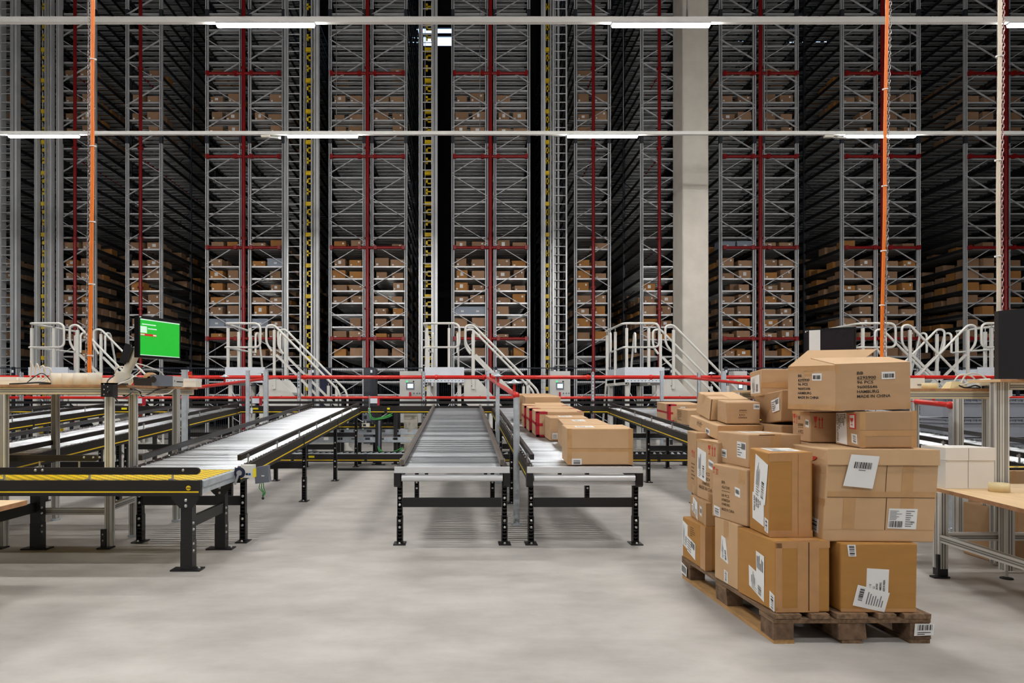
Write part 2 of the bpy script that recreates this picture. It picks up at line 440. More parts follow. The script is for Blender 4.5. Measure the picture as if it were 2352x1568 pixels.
def frame_mesh(h=19.2):
    b = MB(); w = RW/2-.04
    for s in (-1, 1): b.box(s*w-.04, -.03, 0, s*w+.04, .03, h, 'rack_dark')
    z = .3; k = 0
    while z < h-1.2:
        a = w if k % 2 else -w; b.bar((a, 0, z), (-a, 0, z+1.1), .02, .035, 'rack_dark', (0, 1, 0)); z += 1.15; k += 1
    return b.mesh('rear_frame')
SHELF, UPR, BR0, BR1, FRM = shelf_mesh(), upright_mesh(), brace_mesh(), brace_mesh(flip=True), frame_mesh()
ORD = ['first', 'second', 'third', 'fourth', 'fifth', 'sixth', 'seventh', 'eighth', 'ninth', 'tenth', 'eleventh', 'twelfth', 'thirteenth', 'fourteenth', 'fifteenth', 'sixteenth', 'seventeenth']
NEAR = ['cut by the picture edge', 'just behind the hanging orange hose', 'behind the green monitor', 'beside the dark aisle', 'with a crane ladder on its right side', 'right of the yellow-marked crane mast', 'left of the narrow central crane ladder', 'right of the central black aisle', 'left of the wide crane ladder', 'standing alone right of the wide crane ladder', 'half covered by the concrete column', 'directly right of the concrete column', 'second past the concrete column', 'left of the hanging chain hose pair', 'behind the orange hose above the pallet', 'beside the far dark aisle', 'above the large dark monitor']
for i, (a, c) in enumerate(HALF):
    xc = xat((a+c)/2, RY)
    t = thing('storage_rack', 'tall grey steel shelving bay, %s from left, %s' % (ORD[i], NEAR[i]), 'rack', (xc, RY, 0), 'high bay racks across the hall')
    for s in (-1, 1): inst(UPR, 'upright', t, (s*(RW/2-.04), 0, 0))
    inst(BR0 if i % 2 else BR1, 'bracing', t, (0, -.02, 0))
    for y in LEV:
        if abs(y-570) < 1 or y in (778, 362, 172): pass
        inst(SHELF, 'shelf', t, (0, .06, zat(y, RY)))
    for k in range(1, 6): inst(FRM, 'rear_frame', t, (0, k*2.5, 0))
# red sprinkler risers in front of the racks
RIS = [(175, 'behind the orange hose'), (325, 'above the green monitor'), (562, 'in the third rack group'), (845, 'left of the central crane'), (1126, 'right of the central crane'), (1362, 'in the lone narrow bay'), (1513, 'left of the concrete column'), (1743, 'right of the concrete column'), (2022, 'beside the right orange hose'), (2304, 'behind the pale hose')]
for px, w in RIS:
    x = xat(px, RY); double = px in (562, 845, 1126, 1743, 2022, 2304); Y = RY-.12 if double else RY-.07
    t = thing('sprinkler_riser', 'dark red vertical sprinkler pipe %s' % w, 'pipe', (x, Y, 0), 'red sprinkler risers on the racks')
    b = MB(); b.cyl((x, Y, 0), (x, Y, 19), .066 if double else .056, 'red_riser', 10)
    for py in (160, 342, 549, 661, 710): b.cyl((x, Y, zat(py, RY)-.03), (x, Y, zat(py, RY)+.03), .095, 'red_riser', 10)
    b.build('pipe', t)
    if double:
        for py in (172, 362, 570, 778):
            z = zat(py, RY); b = MB(); b.cyl((x-84*RS, Y, z), (x+84*RS, Y, z), .05, 'red_riser', 8)
            for dx in (-82, -18, 18, 82): b.box(x+dx*RS-.05, Y-.06, z-.07, x+dx*RS+.05, Y+.06, z+.07, 'red_riser')
            b.build('cross_arm', t)
    else:
        for py in (172, 362, 570, 778):
            z = zat(py, RY); b = MB(); b.cyl((x, Y, z), (x, Y+.06, z), .04, 'red_riser', 8); b.tube([(x, Y+.05, z), (x, RY+8, z)], .04, 'red_riser', 8); b.build('cross_arm', t)

# cartons on the rack shelves
LV = {172: 'shelf at topmost red bar', 232: 'fourth shelf above third red bar', 273: 'third shelf above third red bar', 302: 'second shelf above third red bar', 570: 'shelf at second red bar', 610: 'sixth shelf above lowest red bar', 638: 'fifth shelf above lowest red bar', 666: 'fourth shelf above lowest red bar', 694: 'third shelf above lowest red bar', 721: 'second shelf above lowest red bar', 749: 'first shelf above lowest red bar', 778: 'shelf at lowest red bar', 817: 'first shelf below lowest red bar'}
def box_mesh(w, d, h, m, sticker):
    b = MB(); b.box(-w/2, 0, 0, w/2, d, h, m)
    f = Face((-w/2, 0, 0), (w/2, 0, 0), (w/2, 0, h), (-w/2, 0, h))
    f.rect(b, 0, .46, 1, .5, m, .001)
    if sticker == 1: f.rect(b, .08, .12, .24, .34, 'paper', .002)
    elif sticker == 2: f.rect(b, .36, .32, .62, .78, 'paper', .002); f.rect(b, .06, .1, .2, .3, 'paper', .002)
    else: f.rect(b, .7, .6, .84, .82, 'paper', .002); f.rect(b, .1, .1, .22, .3, 'paper', .002)
    return b.mesh('cardboard_box')
def bin_mesh(w, d, h):
    b = MB(); t = .02
    b.box(-w/2, 0, 0, w/2, t, h, 'bin_blue'); b.box(-w/2, d-t, 0, w/2, d, h, 'bin_blue'); b.box(-w/2, t, 0, -w/2+t, d-t, h, 'bin_blue'); b.box(w/2-t, t, 0, w/2, d-t, h, 'bin_blue'); b.box(-w/2+t, t, 0, w/2-t, d-t, t, 'bin_blue')
    b.box(-w/2-.015, -.015, h-.05, w/2+.015, 0, h-.01, 'bin_blue'); b.box(-.05, -.012, h*.3, .05, -.002, h*.5, 'paper')
    return b.mesh('plastic_bin')
BM = {}
def shelf_box(w, h, m, st):
    k = (round(w, 2), round(h, 2), m, st)
    if k not in BM: BM[k] = box_mesh(k[0], .42, k[1], m, st)
    return BM[k]
BIN = bin_mesh(.56, .4, .27)
BAY = ['edge bay', 'bay behind orange hose', 'bay behind green monitor']
def bayname(i): return '%s bay from left' % ORD[i]
rest = MB(); count = 0
for i, (a, c) in enumerate(HALF):
    xc = xat((a+c)/2, RY)
    for y, ln in LV.items():
        z = zat(y, RY)+.003; room = .27 if y in (172, 302) else .335
        if i == 10 and y < 640: continue
        for s, side in ((-1, 'left'), (1, 'right')):
            if i in (0,) and s < 0: continue
            if i == 16 and s > 0: continue
            p = {172: .72, 302: .8, 570: .8, 817: .8}.get(y, .93)
            if R.random() > p: continue
            m = R.choice(['rack_tan', 'rack_tan', 'rack_brown', 'rack_brown', 'rack_gold'] if y > 560 else ['rack_tan', 'rack_brown', 'rack_brown'])
            w = R.uniform(.34, .5); h = R.uniform(.5, .9)*room
            x = xc+s*.285+R.uniform(-.03, .03)
            grey = (y, i, s) in ((749, 3, -1), (749, 3, 1), (749, 4, -1), (721, 7, -1), (721, 7, 1), (610, 4, 1), (570, 11, -1), (570, 11, 1), (232, 15, -1), (817, 8, -1))
            if count < 296 and not (y == 817 and i in (5, 6, 7, 8, 12, 13, 14)) and not (i in (9, 10, 15, 16) and y in (778, 817)):
                me = BIN if grey else shelf_box(w, h, m, R.choice((1, 1, 2, 3)))
                o = bpy.data.objects.new('plastic_bin' if grey else 'cardboard_box', me); COL.objects.link(o); o.location = (x, RY+.07+R.uniform(0, .05), z)
                ORG[o] = o.location.copy(); count += 1
                if grey: tag(o, 'grey plastic bin, %s one, %s, %s' % (side, ln, bayname(i)), 'bin', 'grey bins on the racks')
                else: tag(o, '%s carton, %s one, %s, %s' % ({'rack_gold': 'orange-brown'}.get(m, 'brown'), side, ln, bayname(i)), 'box', 'cartons at the rack fronts')
            else: rest.box(x-w/2, RY+.08, z, x+w/2, RY+.48, z+h, m)
            yy = RY+.62
            while yy < RY+11.5:
                if R.random() < .68:
                    w = R.uniform(.4, .52); h = R.uniform(.45, .9)*room; xx = x+R.uniform(-.03, .03)
                    rest.box(xx-w/2, yy, z, xx+w/2, yy+.4, z+h, R.choice(('rack_tan', 'rack_brown', 'rack_brown', 'rack_gold')))
                yy += R.uniform(.5, .66)
tag(rest.build('stored_cartons'), 'brown cartons receding along the shelves behind the front row', 'boxes', kind='stuff')

# stacker cranes in the aisles
def crane(lab, posts, ladder, bars, loc_px, Y=22.3):
    s = Y/F; x = lambda p: xat(p, Y)
    t = thing('stacker_crane', lab, 'crane', (x(loc_px), Y, 0), 'stacker crane masts')
    for a, c, m in posts:
        b = MB(); b.box(x(a), Y-.08, 0, x(c), Y+.12, 20, m); b.box(x(a)+.3*(x(c)-x(a)), Y-.085, 0, x(a)+.42*(x(c)-x(a)), Y-.078, 20, 'rack_dark'); b.build('mast', t)
    if ladder:
        a, c = ladder; b = MB(); d = Y-.16
        for p in (a, c): b.box(x(p)-.025, d-.04, 0, x(p)+.025, d+.04, 20, 'white_alu')
        z = .3
        while z < 19.9: b.cyl((x(a), d, z), (x(c), d, z), .017, 'white_alu', 6); z += 19.35*s
        b.build('ladder', t)
    if bars:
        a, c = bars; w = x(c)-x(a); b = MB(); d = Y+.05; z = .4; st = 71*s
        b.box(x(a), d+.06, 0, x(a)+.02, d+.1, 20, 'rack_steel'); b.box(x(c)-.02, d+.06, 0, x(c), d+.1, 20, 'rack_steel')
        while z < 19:
            b.box(x(a), d, z, x(c), d+.1, z+.13, 'yellow_paint')
            for q in (.36, .7):
                zz = z+q*st; u0, u1 = x(a)+.15*w, x(c)-.05*w
                b.box(u0, d, zz, u0+.22*w, d+.06, zz+.2, 'yellow_paint'); b.box(u1-.22*w, d, zz, u1, d+.06, zz+.2, 'yellow_paint')
                if q < .5: b.box(u0, d, zz+.08, u1, d+.06, zz+.12, 'yellow_paint')
                else: b.box(u0, d, zz, u1, d+.06, zz+.04, 'yellow_paint'); b.box(u0, d, zz+.16, u1, d+.06, zz+.2, 'yellow_paint')
            z += st
        b.build('yellow_brackets', t)
    b = MB(); b.box(x(loc_px)-.5, Y-.05, .02, x(loc_px)+.5, Y+.3, .3, 'yellow_paint'); b.build('carriage_base', t)
crane('crane mast with ladder and yellow brackets left of centre', [(655, 659, 'rack_steel'), (698, 700, 'white_alu'), (722, 733, 'rack_steel'), (715, 718, 'white_alu')], (664, 693), (701, 719), 694)
crane('narrow crane mast with ladder beside the central black aisle', [(962, 971, 'white_alu'), (995, 1005, 'white_alu')], (970, 993), (975, 995), 984)
crane('crane mast with wide ladder right of centre', [(1243, 1252, 'rack_steel'), (1263, 1266, 'white_alu'), (1272, 1276, 'white_alu'), (1280, 1284, 'rack_steel')], (1269, 1299), (1253, 1262), 1272)
crane('crane mast with yellow lattice near the left orange hose', [(82, 88, 'rack_steel'), (105, 107, 'white_alu'), (113, 121, 'rack_steel'), (132, 139, 'rack_steel')], None, (92, 112), 108)
crane('crane ladder at the left end of the racks', [(1, 9, 'rack_steel'), (33, 42, 'rack_steel')], (10, 34), None, 22)
# ------------------------------------------------------------------ roller conveyors (they slope down towards the viewer)
SL = .0599
def zb(Y): return .646+SL*(Y-5.49)
def onbed(px, py):
    Y = (H-.646+SL*5.49)*F/((py-CY)+SL*F); return V(((px-CX)*Y/F, Y, zb(Y)))
ROLL = {}
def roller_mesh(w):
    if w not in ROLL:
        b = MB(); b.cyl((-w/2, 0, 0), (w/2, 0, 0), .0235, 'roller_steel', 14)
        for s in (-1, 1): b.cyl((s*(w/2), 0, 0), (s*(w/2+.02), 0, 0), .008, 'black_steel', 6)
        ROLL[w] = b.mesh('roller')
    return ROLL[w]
def leg(parent, x, y, zt, face=1, name='leg', along='x'):
    """black telescopic support: perforated channel, wider lower sleeve, bolted foot"""
    b = MB(); w = .042; d = .05
    b.box(x-w/2, y-d/2, .0, x-w/2+.006, y+d/2, zt, 'black_steel'); b.box(x+w/2-.006, y-d/2, 0, x+w/2, y+d/2, zt, 'black_steel')
    z = .02; st = .05                                              # web with slots
    while z < zt-.02:
        e = min(z+.03, zt); b.box(x-w/2+.006, y-d/2, z-.02, x+w/2-.006, y-d/2+.006, e-.008, 'black_steel')
        b.box(x-w/2+.006, y-d/2, e-.0085, x-.004, y-d/2+.006, e+.0005, 'black_steel'); b.box(x+.004, y-d/2, e-.0085, x+w/2-.006, y-d/2+.006, e+.0005, 'black_steel'); z += .03
    b.box(x-w/2-.004, y-d/2-.005, 0, x-w/2+.001, y+d/2+.004, zt*.42, 'black_steel'); b.box(x+w/2-.001, y-d/2-.005, 0, x+w/2+.004, y+d/2+.004, zt*.42, 'black_steel')
    b.box(x-w/2, y+d/2-.004, 0, x+w/2, y+d/2, zt*.9, 'black_steel')
    b.box(x-.05, y-.075, .0005, x+.05, y+.06, .008, 'black_steel')
    b.ball((x, y-.055, .012), .012, 'bolt', 8)
    for q in (.26, .36, .6, .7): b.ball((x, y-d/2-.009 if q < .42 else y-d/2-.001, zt*q), .0125, 'bolt', 8)
    return b.build(name, parent)
def conveyor(lab, xc, y0, y1, legs, group='roller conveyors', guide=.085, dz=0, bed=.81, out=.93, front=None, name='roller_conveyor', guide_l=True, guide_r=True, worn=False, stripe=True):
    t = thing(name, lab, 'conveyor', (xc, y0, 0), group)
    Z = lambda y: zb(y)+dz
    hw = out/2
    for s in (-1, 1):
        b = MB(); xo = xc+s*hw; xi = xc+s*(hw-.045)
        a, c = min(xo, xi), max(xo, xi)
        def slab(x0, x1, lo, hi, m):
            b.hexa([(x0, y0, Z(y0)+lo), (x1, y0, Z(y0)+lo), (x1, y1, Z(y1)+lo), (x0, y1, Z(y1)+lo), (x0, y0, Z(y0)+hi), (x1, y0, Z(y0)+hi), (x1, y1, Z(y1)+hi), (x0, y1, Z(y1)+hi)], m)
        slab(a, c, -.125, -.006, 'black_rail')
        if stripe: slab(min(xo, xo+s*.0015), max(xo, xo+s*.0015), -.096, -.084, 'yellow_paint')
        y = y0+.1
        while y < y1: b.ball((xi+s*.012, y, Z(y)-.004), .0085, 'bolt', 6); y += .15
        k = y0+2.2
        while k < y1: b.box(xo-.002, k-.02, Z(k)-.13, xo+.004, k+.02, Z(k)-.004, 'black_steel'); k += 2.1
        b.build('side_rail', t)
        if (s < 0 and guide_l) or (s > 0 and guide_r):
            g = MB(); xg = xc+s*(hw-.05); m = 'worn_rail' if worn else 'black_rail'; e = y0+(.02 if worn else .12)
            g.bar((xg, e, Z(e)+guide-.022), (xg, y1, Z(y1)+guide-.022), .032, .045, m)
            y = e+.15
            while y < y1:
                g.cyl((xg+s*.026, y, Z(y)-.01), (xg+s*.026, y, Z(y)+guide-.01), .007, 'bolt', 6); g.box(xg+s*.012, y-.02, Z(y)+guide-.04, xg+s*.034, y+.02, Z(y)+guide-.02, 'bolt'); y += .9
            g.build('guide_rail', t)
    n = int((y1-y0-.06)/.078); n = min(n, 98); st = (y1-y0-.06)/n
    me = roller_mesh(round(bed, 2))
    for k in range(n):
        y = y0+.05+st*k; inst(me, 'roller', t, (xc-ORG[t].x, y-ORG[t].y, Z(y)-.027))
    for y in legs:
        for s in (-1, 1): leg(t, xc+s*(hw-.03), y, Z(y)-.1)
        b = MB(); zc = max((Z(y)-.1)*.63, .2) if y < 7 else (Z(y)-.1)*.62
        b.box(xc-hw+.055, y-.02, zc-.038, xc+hw-.055, y+.01, zc+.038, 'black_steel'); b.build('cross_brace', t)
    if front:
        b = MB(); ye = y0-.045; z = Z(y0)
        b.box(xc-hw-.008, ye, z-.046, xc+hw+.008, ye+.035, z+.003, 'white_alu'); b.build('end_profile', t)
        b = MB(); b.cyl((xc-hw+.05, ye+.03, z-.09), (xc+hw-.05, ye+.03, z-.09), .028, 'white_alu', 12); b.build('end_roller', t)
        if front == 2:
            b = MB(); b.box(xc-hw+.04, ye+.05, z-.155, xc+hw-.04, ye+.08, z-.125, 'white_alu'); b.build('lower_profile', t)
        for s in (-1, 1):
            b = MB(); x = xc+s*hw; x0, x1 = (x-.012, x+.04) if s < 0 else (x-.04, x+.012)
            vs = [(ye, -.047), (ye+.09, -.047), (ye+.09, -.16), (ye+.03, -.165), (ye, -.15)]
            b.add([(x0, y, z+q) for y, q in vs]+[(x1, y, z+q) for y, q in vs], [(0, 1, 2, 3, 4), (9, 8, 7, 6, 5)]+[(i, 5+i, 5+(i+1) % 5, (i+1) % 5) for i in range(5)], 'black_steel'); b.build('end_bracket', t)
    return t
YE = 12.0
conveyor('empty roller conveyor with worn grey edges, centre of the hall', -.074, 5.47, YE, (5.52, 7.63, 9.75, 11.7), front=1, worn=True, guide=.055)
conveyor('roller conveyor carrying a row of brown cartons to its end', 1.016, 5.47, YE, (5.52, 7.63, 9.75, 11.7), front=2, guide_r=False)
conveyor('bright roller conveyor running down to the yellow belt', -2.275, 5.43, YE, (5.6, 7.775, 9.684, 11.6))
conveyor('roller conveyor behind the packing table legs', -4.47, 5.43, YE, (5.6, 7.8, 9.7, 11.6))
conveyor('roller conveyor farthest to the left, beyond the packing table', -6.75, 5.43, YE, (5.6, 7.8, 9.7, 11.6))
conveyor('roller conveyor running down behind the loaded pallet', 3.12, 5.43, YE, (5.8, 7.6, 9.5, 11.4))
conveyor('roller conveyor in front of the grey crates', 5.25, 5.43, YE, (5.6, 7.8, 9.7, 11.6))
conveyor('roller conveyor farthest to the right, beyond the grey crates', 7.39, 5.43, YE, (5.6, 7.8, 9.7, 11.6))

def cross_conveyor(lab, x0, x1, y0, y1, z, h=.12, legs=(), roll=.11, skew=.0, cat='conveyor', rail_up=0, nroll=95):
    t = thing('transfer_conveyor', lab, cat, ((x0+x1)/2, y0, 0), 'transfer conveyors')
    for y, s in ((y0, -1), (y1, 1)):
        b = MB(); b.box(x0, y-.02, z-h, x1, y+.02, z+.008, 'black_rail'); b.box(x0, y+s*.02-.001, z-h+.022, x1, y+s*.02+.001, z-h+.036, 'yellow_paint')
        k = x0+.6
        while k < x1: b.box(k, y-.026, z-h-.005, k+.05, y+.026, z+.012, 'black_steel'); k += 1.25
        k = x0+.9
        while k < x1 and y == y0: b.box(k, y-.022, z-.05, k+.1, y-.0205, z-.015, 'yellow_tag'); k += 2.4
        b.build('side_rail', t)
        if rail_up and y == y1:
            b = MB(); b.box(x0, y-.015, z+rail_up-.05, x1, y+.015, z+rail_up, 'black_rail')
            k = x0+.3
            while k < x1: b.cyl((k, y, z), (k, y, z+rail_up-.03), .008, 'bolt', 6); k += .9
            b.build('guide_rail', t)
    n = min(int((x1-x0)/roll), nroll); st = (x1-x0)/n; b = MB(); L = (y1-y0)/2-.025
    b.cyl((-skew, -L, 0), (skew, L, 0), .022, 'galv', 8); me = b.mesh('roller')
    for k in range(n): inst(me, 'roller', t, (x0+st*(k+.5)-ORG[t].x, (y0+y1)/2-y0, z-.022))
    for x in legs:
        for y in (y0, y1):
            b = MB(); b.box(x-.03, y-.03, 0, x+.03, y+.03, z-h, 'black_steel'); b.box(x-.07, y-.06, .0005, x+.07, y+.06, .01, 'black_steel'); b.build('leg', t)
    return t
cross_conveyor('black transfer conveyor joining the far ends of the roller lines', -9.5, 9.5, 12.1, 12.75, 1.045, legs=(-8, -5.6, -3.4, -1.2, 2.2, 4.3, 6.4, 8.6), roll=.2, rail_up=.1)
cross_conveyor('low black conveyor with skewed rollers running under the roller lines', -3.5, 6.5, 11.3, 11.85, .24, legs=(-3.2, -1.0, 1.9, 4, 6.2), roll=.105, skew=.06)
cross_conveyor('short mid-height conveyor under the transfer line, left of centre', -2.6, -.1, 13.0, 13.4, .70, h=.09, legs=(-2.4, -.3), roll=.12)
# cable trays, posts and small gear under the transfer line
for z, y, x0, x1, w in ((.53, 12.2, -3.4, .2, 'upper'), (.40, 12.0, -3.9, .2, 'lower'), (.45, 12.0, 2.3, 6.0, 'right-hand')):
    b = MB(); b.box(x0, y, z, x1, y+.16, z+.004, 'galv'); b.box(x0, y, z+.09, x1, y+.003, z+.1, 'galv'); b.box(x0, y, z, x1, y+.003, z+.045, 'galv')
    k = x0
    while k < x1: b.box(k, y, z+.045, k+.16, y+.003, z+.09, 'galv'); k += .25
    for xx in (x0+.2, (x0+x1)/2, x1-.2): b.box(xx-.03, y+.05, 0, xx+.03, y+.1, z, 'black_steel')
    tag(b.build('cable_tray', None, (x0, y, 0)), 'perforated %s cable tray under the transfer conveyor' % w, 'cable tray')
x = xat(870, 12.0)
t = thing('support_post', 'thick black post with a grey conduit under the transfer line', 'post', (x, 11.95, 0))
b = MB(); b.box(x-.055, 11.92, 0, x+.055, 11.98, .92, 'black_steel'); b.box(x-.12, 11.9, .0005, x+.12, 12.0, .012, 'black_steel'); b.build('post', t)
b = MB(); b.cyl((x+.02, 11.9, .3), (x+.02, 11.9, .8), .022, 'mid_grey', 8); b.build('conduit', t)
for pts, nm in (([(-1.68, 11.98, 1.0), (-1.6, 11.9, .84), (-1.42, 11.9, .86), (-1.25, 11.95, .9)], 'upper'), ([(-1.48, 11.9, .32), (-1.4, 11.85, .22), (-1.2, 11.9, .24), (-1.05, 11.95, .3)], 'lower')):
    b = MB()
    for q in range(4): b.tube(spline([V(p)+V((R.uniform(-.03, .03), 0, R.uniform(-.03, .03))) for p in pts]), .009, 'cable_green', 5)
    tag(b.build('cable_bundle', None, V(pts[0])), '%s bundle of green cables on the black post' % nm, 'cable')
for px, py, w, h, m, lab in ((768, 957, .13, .13, 'cream', 'small cream motor box under the bright roller conveyor end'), (842, 958, .15, .12, 'mid_grey', 'grey-green terminal box under the transfer conveyor'), (840, 976, .14, .07, 'cream', 'cream sensor unit with a square eye below the transfer line')):
    p = at(px, py, 12.02); b = MB(); b.box(p.x-w/2, 12.0, p.z-h/2, p.x+w/2, 12.09, p.z+h/2, m); b.box(p.x-w*.3, 11.994, p.z-h*.25, p.x+w*.05, 12.0, p.z+h*.25, 'dark_plastic'); b.box(p.x-.01, 12.02, p.z+h/2, p.x+.01, 12.06, .93, 'galv')
    tag(b.build('junction_box', None, p), lab, 'box')
p = at(937, 1012, 12.25)
b = MB(); b.box(p.x-.13, 12.9, 0, p.x+.13, 13.2, .92, 'cream'); b.box(p.x-.12, 12.895, .1, p.x+.12, 12.9, .9, 'cream'); tag(b.build('motor_cover', None, (p.x, 13, 0)), 'plain cream cabinet under the transfer line left of the centre conveyor', 'cabinet')
# photo-eye units with signal lamp
for px, lab in ((860, 'between the bright and the centre conveyor'), (590, 'beside the bright roller conveyor'), (322, 'behind the green monitor table')):
    Y = 12.05; x = xat(px, Y); z = 1.05
    t = thing('pneumatic_valve', 'blue-grey valve unit with red clamp %s' % lab, 'valve', (x, Y, z), 'valve units on the transfer line')
    b = MB(); b.box(x-.07, Y-.05, z+.06, x+.08, Y+.04, z+.15, 'panel_blue'); b.build('body', t)
    b = MB(); b.box(x+.06, Y-.055, z+.02, x+.09, Y+.03, z+.15, 'red_tape'); b.build('clamp', t)
    b = MB(); b.cyl((x-.09, Y-.02, z-.2), (x-.09, Y-.02, z+.2), .012, 'bolt', 8); b.cyl((x-.09, Y-.02, z-.12), (x-.09, Y-.02, z-.02), .022, 'panel_blue', 8); b.build('rod', t)

# yellow modular belt in front of the bright conveyor
t = thing('belt_conveyor', 'black-framed transfer table topped with a yellow modular belt', 'conveyor', (-3.4, 5.0, 0))
XR, Yf, Yb = -1.83, 4.64, 5.40; ZT = .634
b = MB(); b.box(-7.5, Yf+.04, ZT-.06, XR-.02, Yb-.03, ZT-.002, 'belt'); b.build('belt', t)
b = MB(); b.box(-7.5, Yf, ZT-.107, XR, Yf+.04, ZT, 'black_rail'); b.box(-7.5, Yf-.0015, ZT-.083, XR-.01, Yf+.001, ZT-.073, 'yellow_paint')
x = xat(433, Yf); b.cyl((x, Yf-.004, ZT-.05), (x, Yf+.001, ZT-.05), .017, 'yellow_paint', 14); b.box(x-.013, Yf-.006, ZT-.053, x+.024, Yf-.003, ZT-.048, 'black_steel'); b.build('front_rail', t)
b = MB(); b.box(-7.5, Yb-.03, ZT-.107, XR, Yb-.005, ZT-.005, 'black_rail'); b.build('back_rail', t)
b = MB(); b.box(XR-.02, Yf+.04, ZT-.095, XR-.002, Yb-.03, ZT-.004, 'galv'); b.box(XR-.002, Yf+.04, ZT-.05, XR+.012, Yb-.03, ZT-.006, 'galv'); b.build('end_plate', t)
def grail(x0, x1, y, z, sx):
    g = MB(); g.box(x0, y-.012, z-.05, x1, y+.012, z, 'black_rail'); g.box(x0, y-.014, z-.036, x1-.12, y-.012, z-.016, 'black_steel')
    g.cyl((x1, y-.013, z-.025), (x1, y+.013, z-.025), .025, 'black_rail', 12)
    for xx in sx: g.cyl((xx, y-.0, ZT-.03), (xx, y, z-.03), .008, 'bolt', 6); g.box(xx-.02, y-.03, ZT-.001, xx+.02, y+.0, ZT+.006, 'bolt')
    for xx in (-3.02, -2.97, x1-.09): g.ball((xx, y-.014, z-.018), .011, 'bolt', 8)
    g.build('guide_rail', t)
grail(-7.4, xat(450, 4.7)-.0, 4.71, ZT+.086, [xat(p, 4.71) for p in (10, 206, 397)])
grail(-7.4, xat(228, 5.5), 5.45, ZT+.11, [xat(p, 5.5) for p in (16, 100, 190)])
for x, y in ((xat(430, 4.66), 4.68), (xat(512, 5.36), 5.33), (xat(87, 5.33), 5.33), (-4.6, 4.68), (-4.6, 5.33)):
    b = MB(); b.box(x-.04, y-.035, 0, x+.04, y+.035, ZT-.12, 'black_steel'); b.box(x-.042, y-.037, 0, x+.042, y+.037, .21, 'black_steel'); b.box(x-.11, y-.05, .0005, x+.1, y+.05, .01, 'black_steel'); b.ball((x+.075, y, .014), .012, 'bolt', 8)
    b.add([(x-.1, y-.042, ZT-.107), (x+.09, y-.042, ZT-.107), (x+.09, y-.042, ZT-.13), (x+.045, y-.042, ZT-.19), (x-.045, y-.042, ZT-.19), (x-.1, y-.042, ZT-.13)], [(5, 4, 3, 2, 1, 0)], 'black_steel')
    for z in (ZT-.135, ZT-.175): b.ball((x, y-.044, z), .013, 'bolt', 8)
    for z in (.14, .19, .29, .335): b.ball((x+.042, y-.02, z), .011, 'bolt', 8)
    b.build('leg', t)
for x in (xat(430, 4.66)+.02, xat(87, 5.33), -4.6):
    b = MB(); b.box(x-.02, 4.71, .3, x+.01, 5.3, .375, 'black_steel'); b.build('cross_brace', t)
# white switch box with key, and grey control unit hanging from the bright conveyor
p = at(571, 1081, 5.36); t = thing('switch_box', 'white switch box with a hanging key at the bright conveyor corner', 'switch box', p)
b = MB(); b.box(p.x-.045, p.y-.05, p.z-.05, p.x+.05, p.y+.03, p.z+.05, 'white_paint'); b.box(p.x+.05, p.y-.05, p.z-.05, p.x+.053, p.y+.03, p.z+.02, 'yellow_tag'); b.build('housing', t)
b = MB(); b.cyl((p.x-.055, p.y-.055, p.z-.01), (p.x-.055, p.y-.01, p.z-.01), .045, 'navy', 16); b.cyl((p.x-.055, p.y-.066, p.z-.01), (p.x-.055, p.y-.055, p.z-.01), .022, 'bolt', 12); b.build('key_switch', t)
b = MB(); b.bar((p.x-.06, p.y-.07, p.z-.02), (p.x-.085, p.y-.075, p.z-.1), .016, .004, 'bolt'); b.build('key', t)
for dz, m in ((-.02, 'btn_blue'), (-.02, 'dark_plastic')):
    dx = .01 if m == 'btn_blue' else -.012; b = MB(); b.cyl((p.x+dx+.015, p.y-.056, p.z+dz), (p.x+dx+.015, p.y-.05, p.z+dz), .009, m, 10); b.build('button', t)
p = at(604, 1091, 5.75); t = thing('control_unit', 'slate grey control unit with dangling green cables under the bright conveyor', 'control box', p)
b = MB(); b.hexa([(p.x-.055, p.y-.04, p.z-.07), (p.x+.065, p.y-.04, p.z-.055), (p.x+.065, p.y+.03, p.z-.055), (p.x-.055, p.y+.03, p.z-.07), (p.x-.06, p.y-.05, p.z+.07), (p.x+.055, p.y-.05, p.z+.09), (p.x+.055, p.y+.02, p.z+.09), (p.x-.06, p.y+.02, p.z+.07)], 'mid_grey'); b.box(p.x+.0, p.y-.047, p.z-.005, p.x+.025, p.y-.045, p.z+.005, 'paper'); b.build('housing', t)
b = MB()
for q in range(3): b.tube(spline([(p.x-.02+q*.012, p.y, p.z-.06), (p.x-.03+q*.02, p.y-.01, p.z-.11), (p.x-.0+q*.01, p.y, p.z-.15), (p.x-.005+q*.004, p.y, p.z-.18)]), .004, 'cable_green', 5)
b.ball((p.x, p.y, p.z-.2), .013, 'dark_plastic', 8); b.cyl((p.x, p.y, p.z-.2), (p.x, p.y, p.z-.17), .004, 'cable_black', 6); b.build('cables', t)
b = MB(); b.box(-2.05, 11.0, .001, -1.1, 11.05, .035, 'dark_plastic'); tag(b.build('loose_rail', None, (-1.6, 11, 0)), 'black rail lying on the floor by the centre conveyor', 'rail')

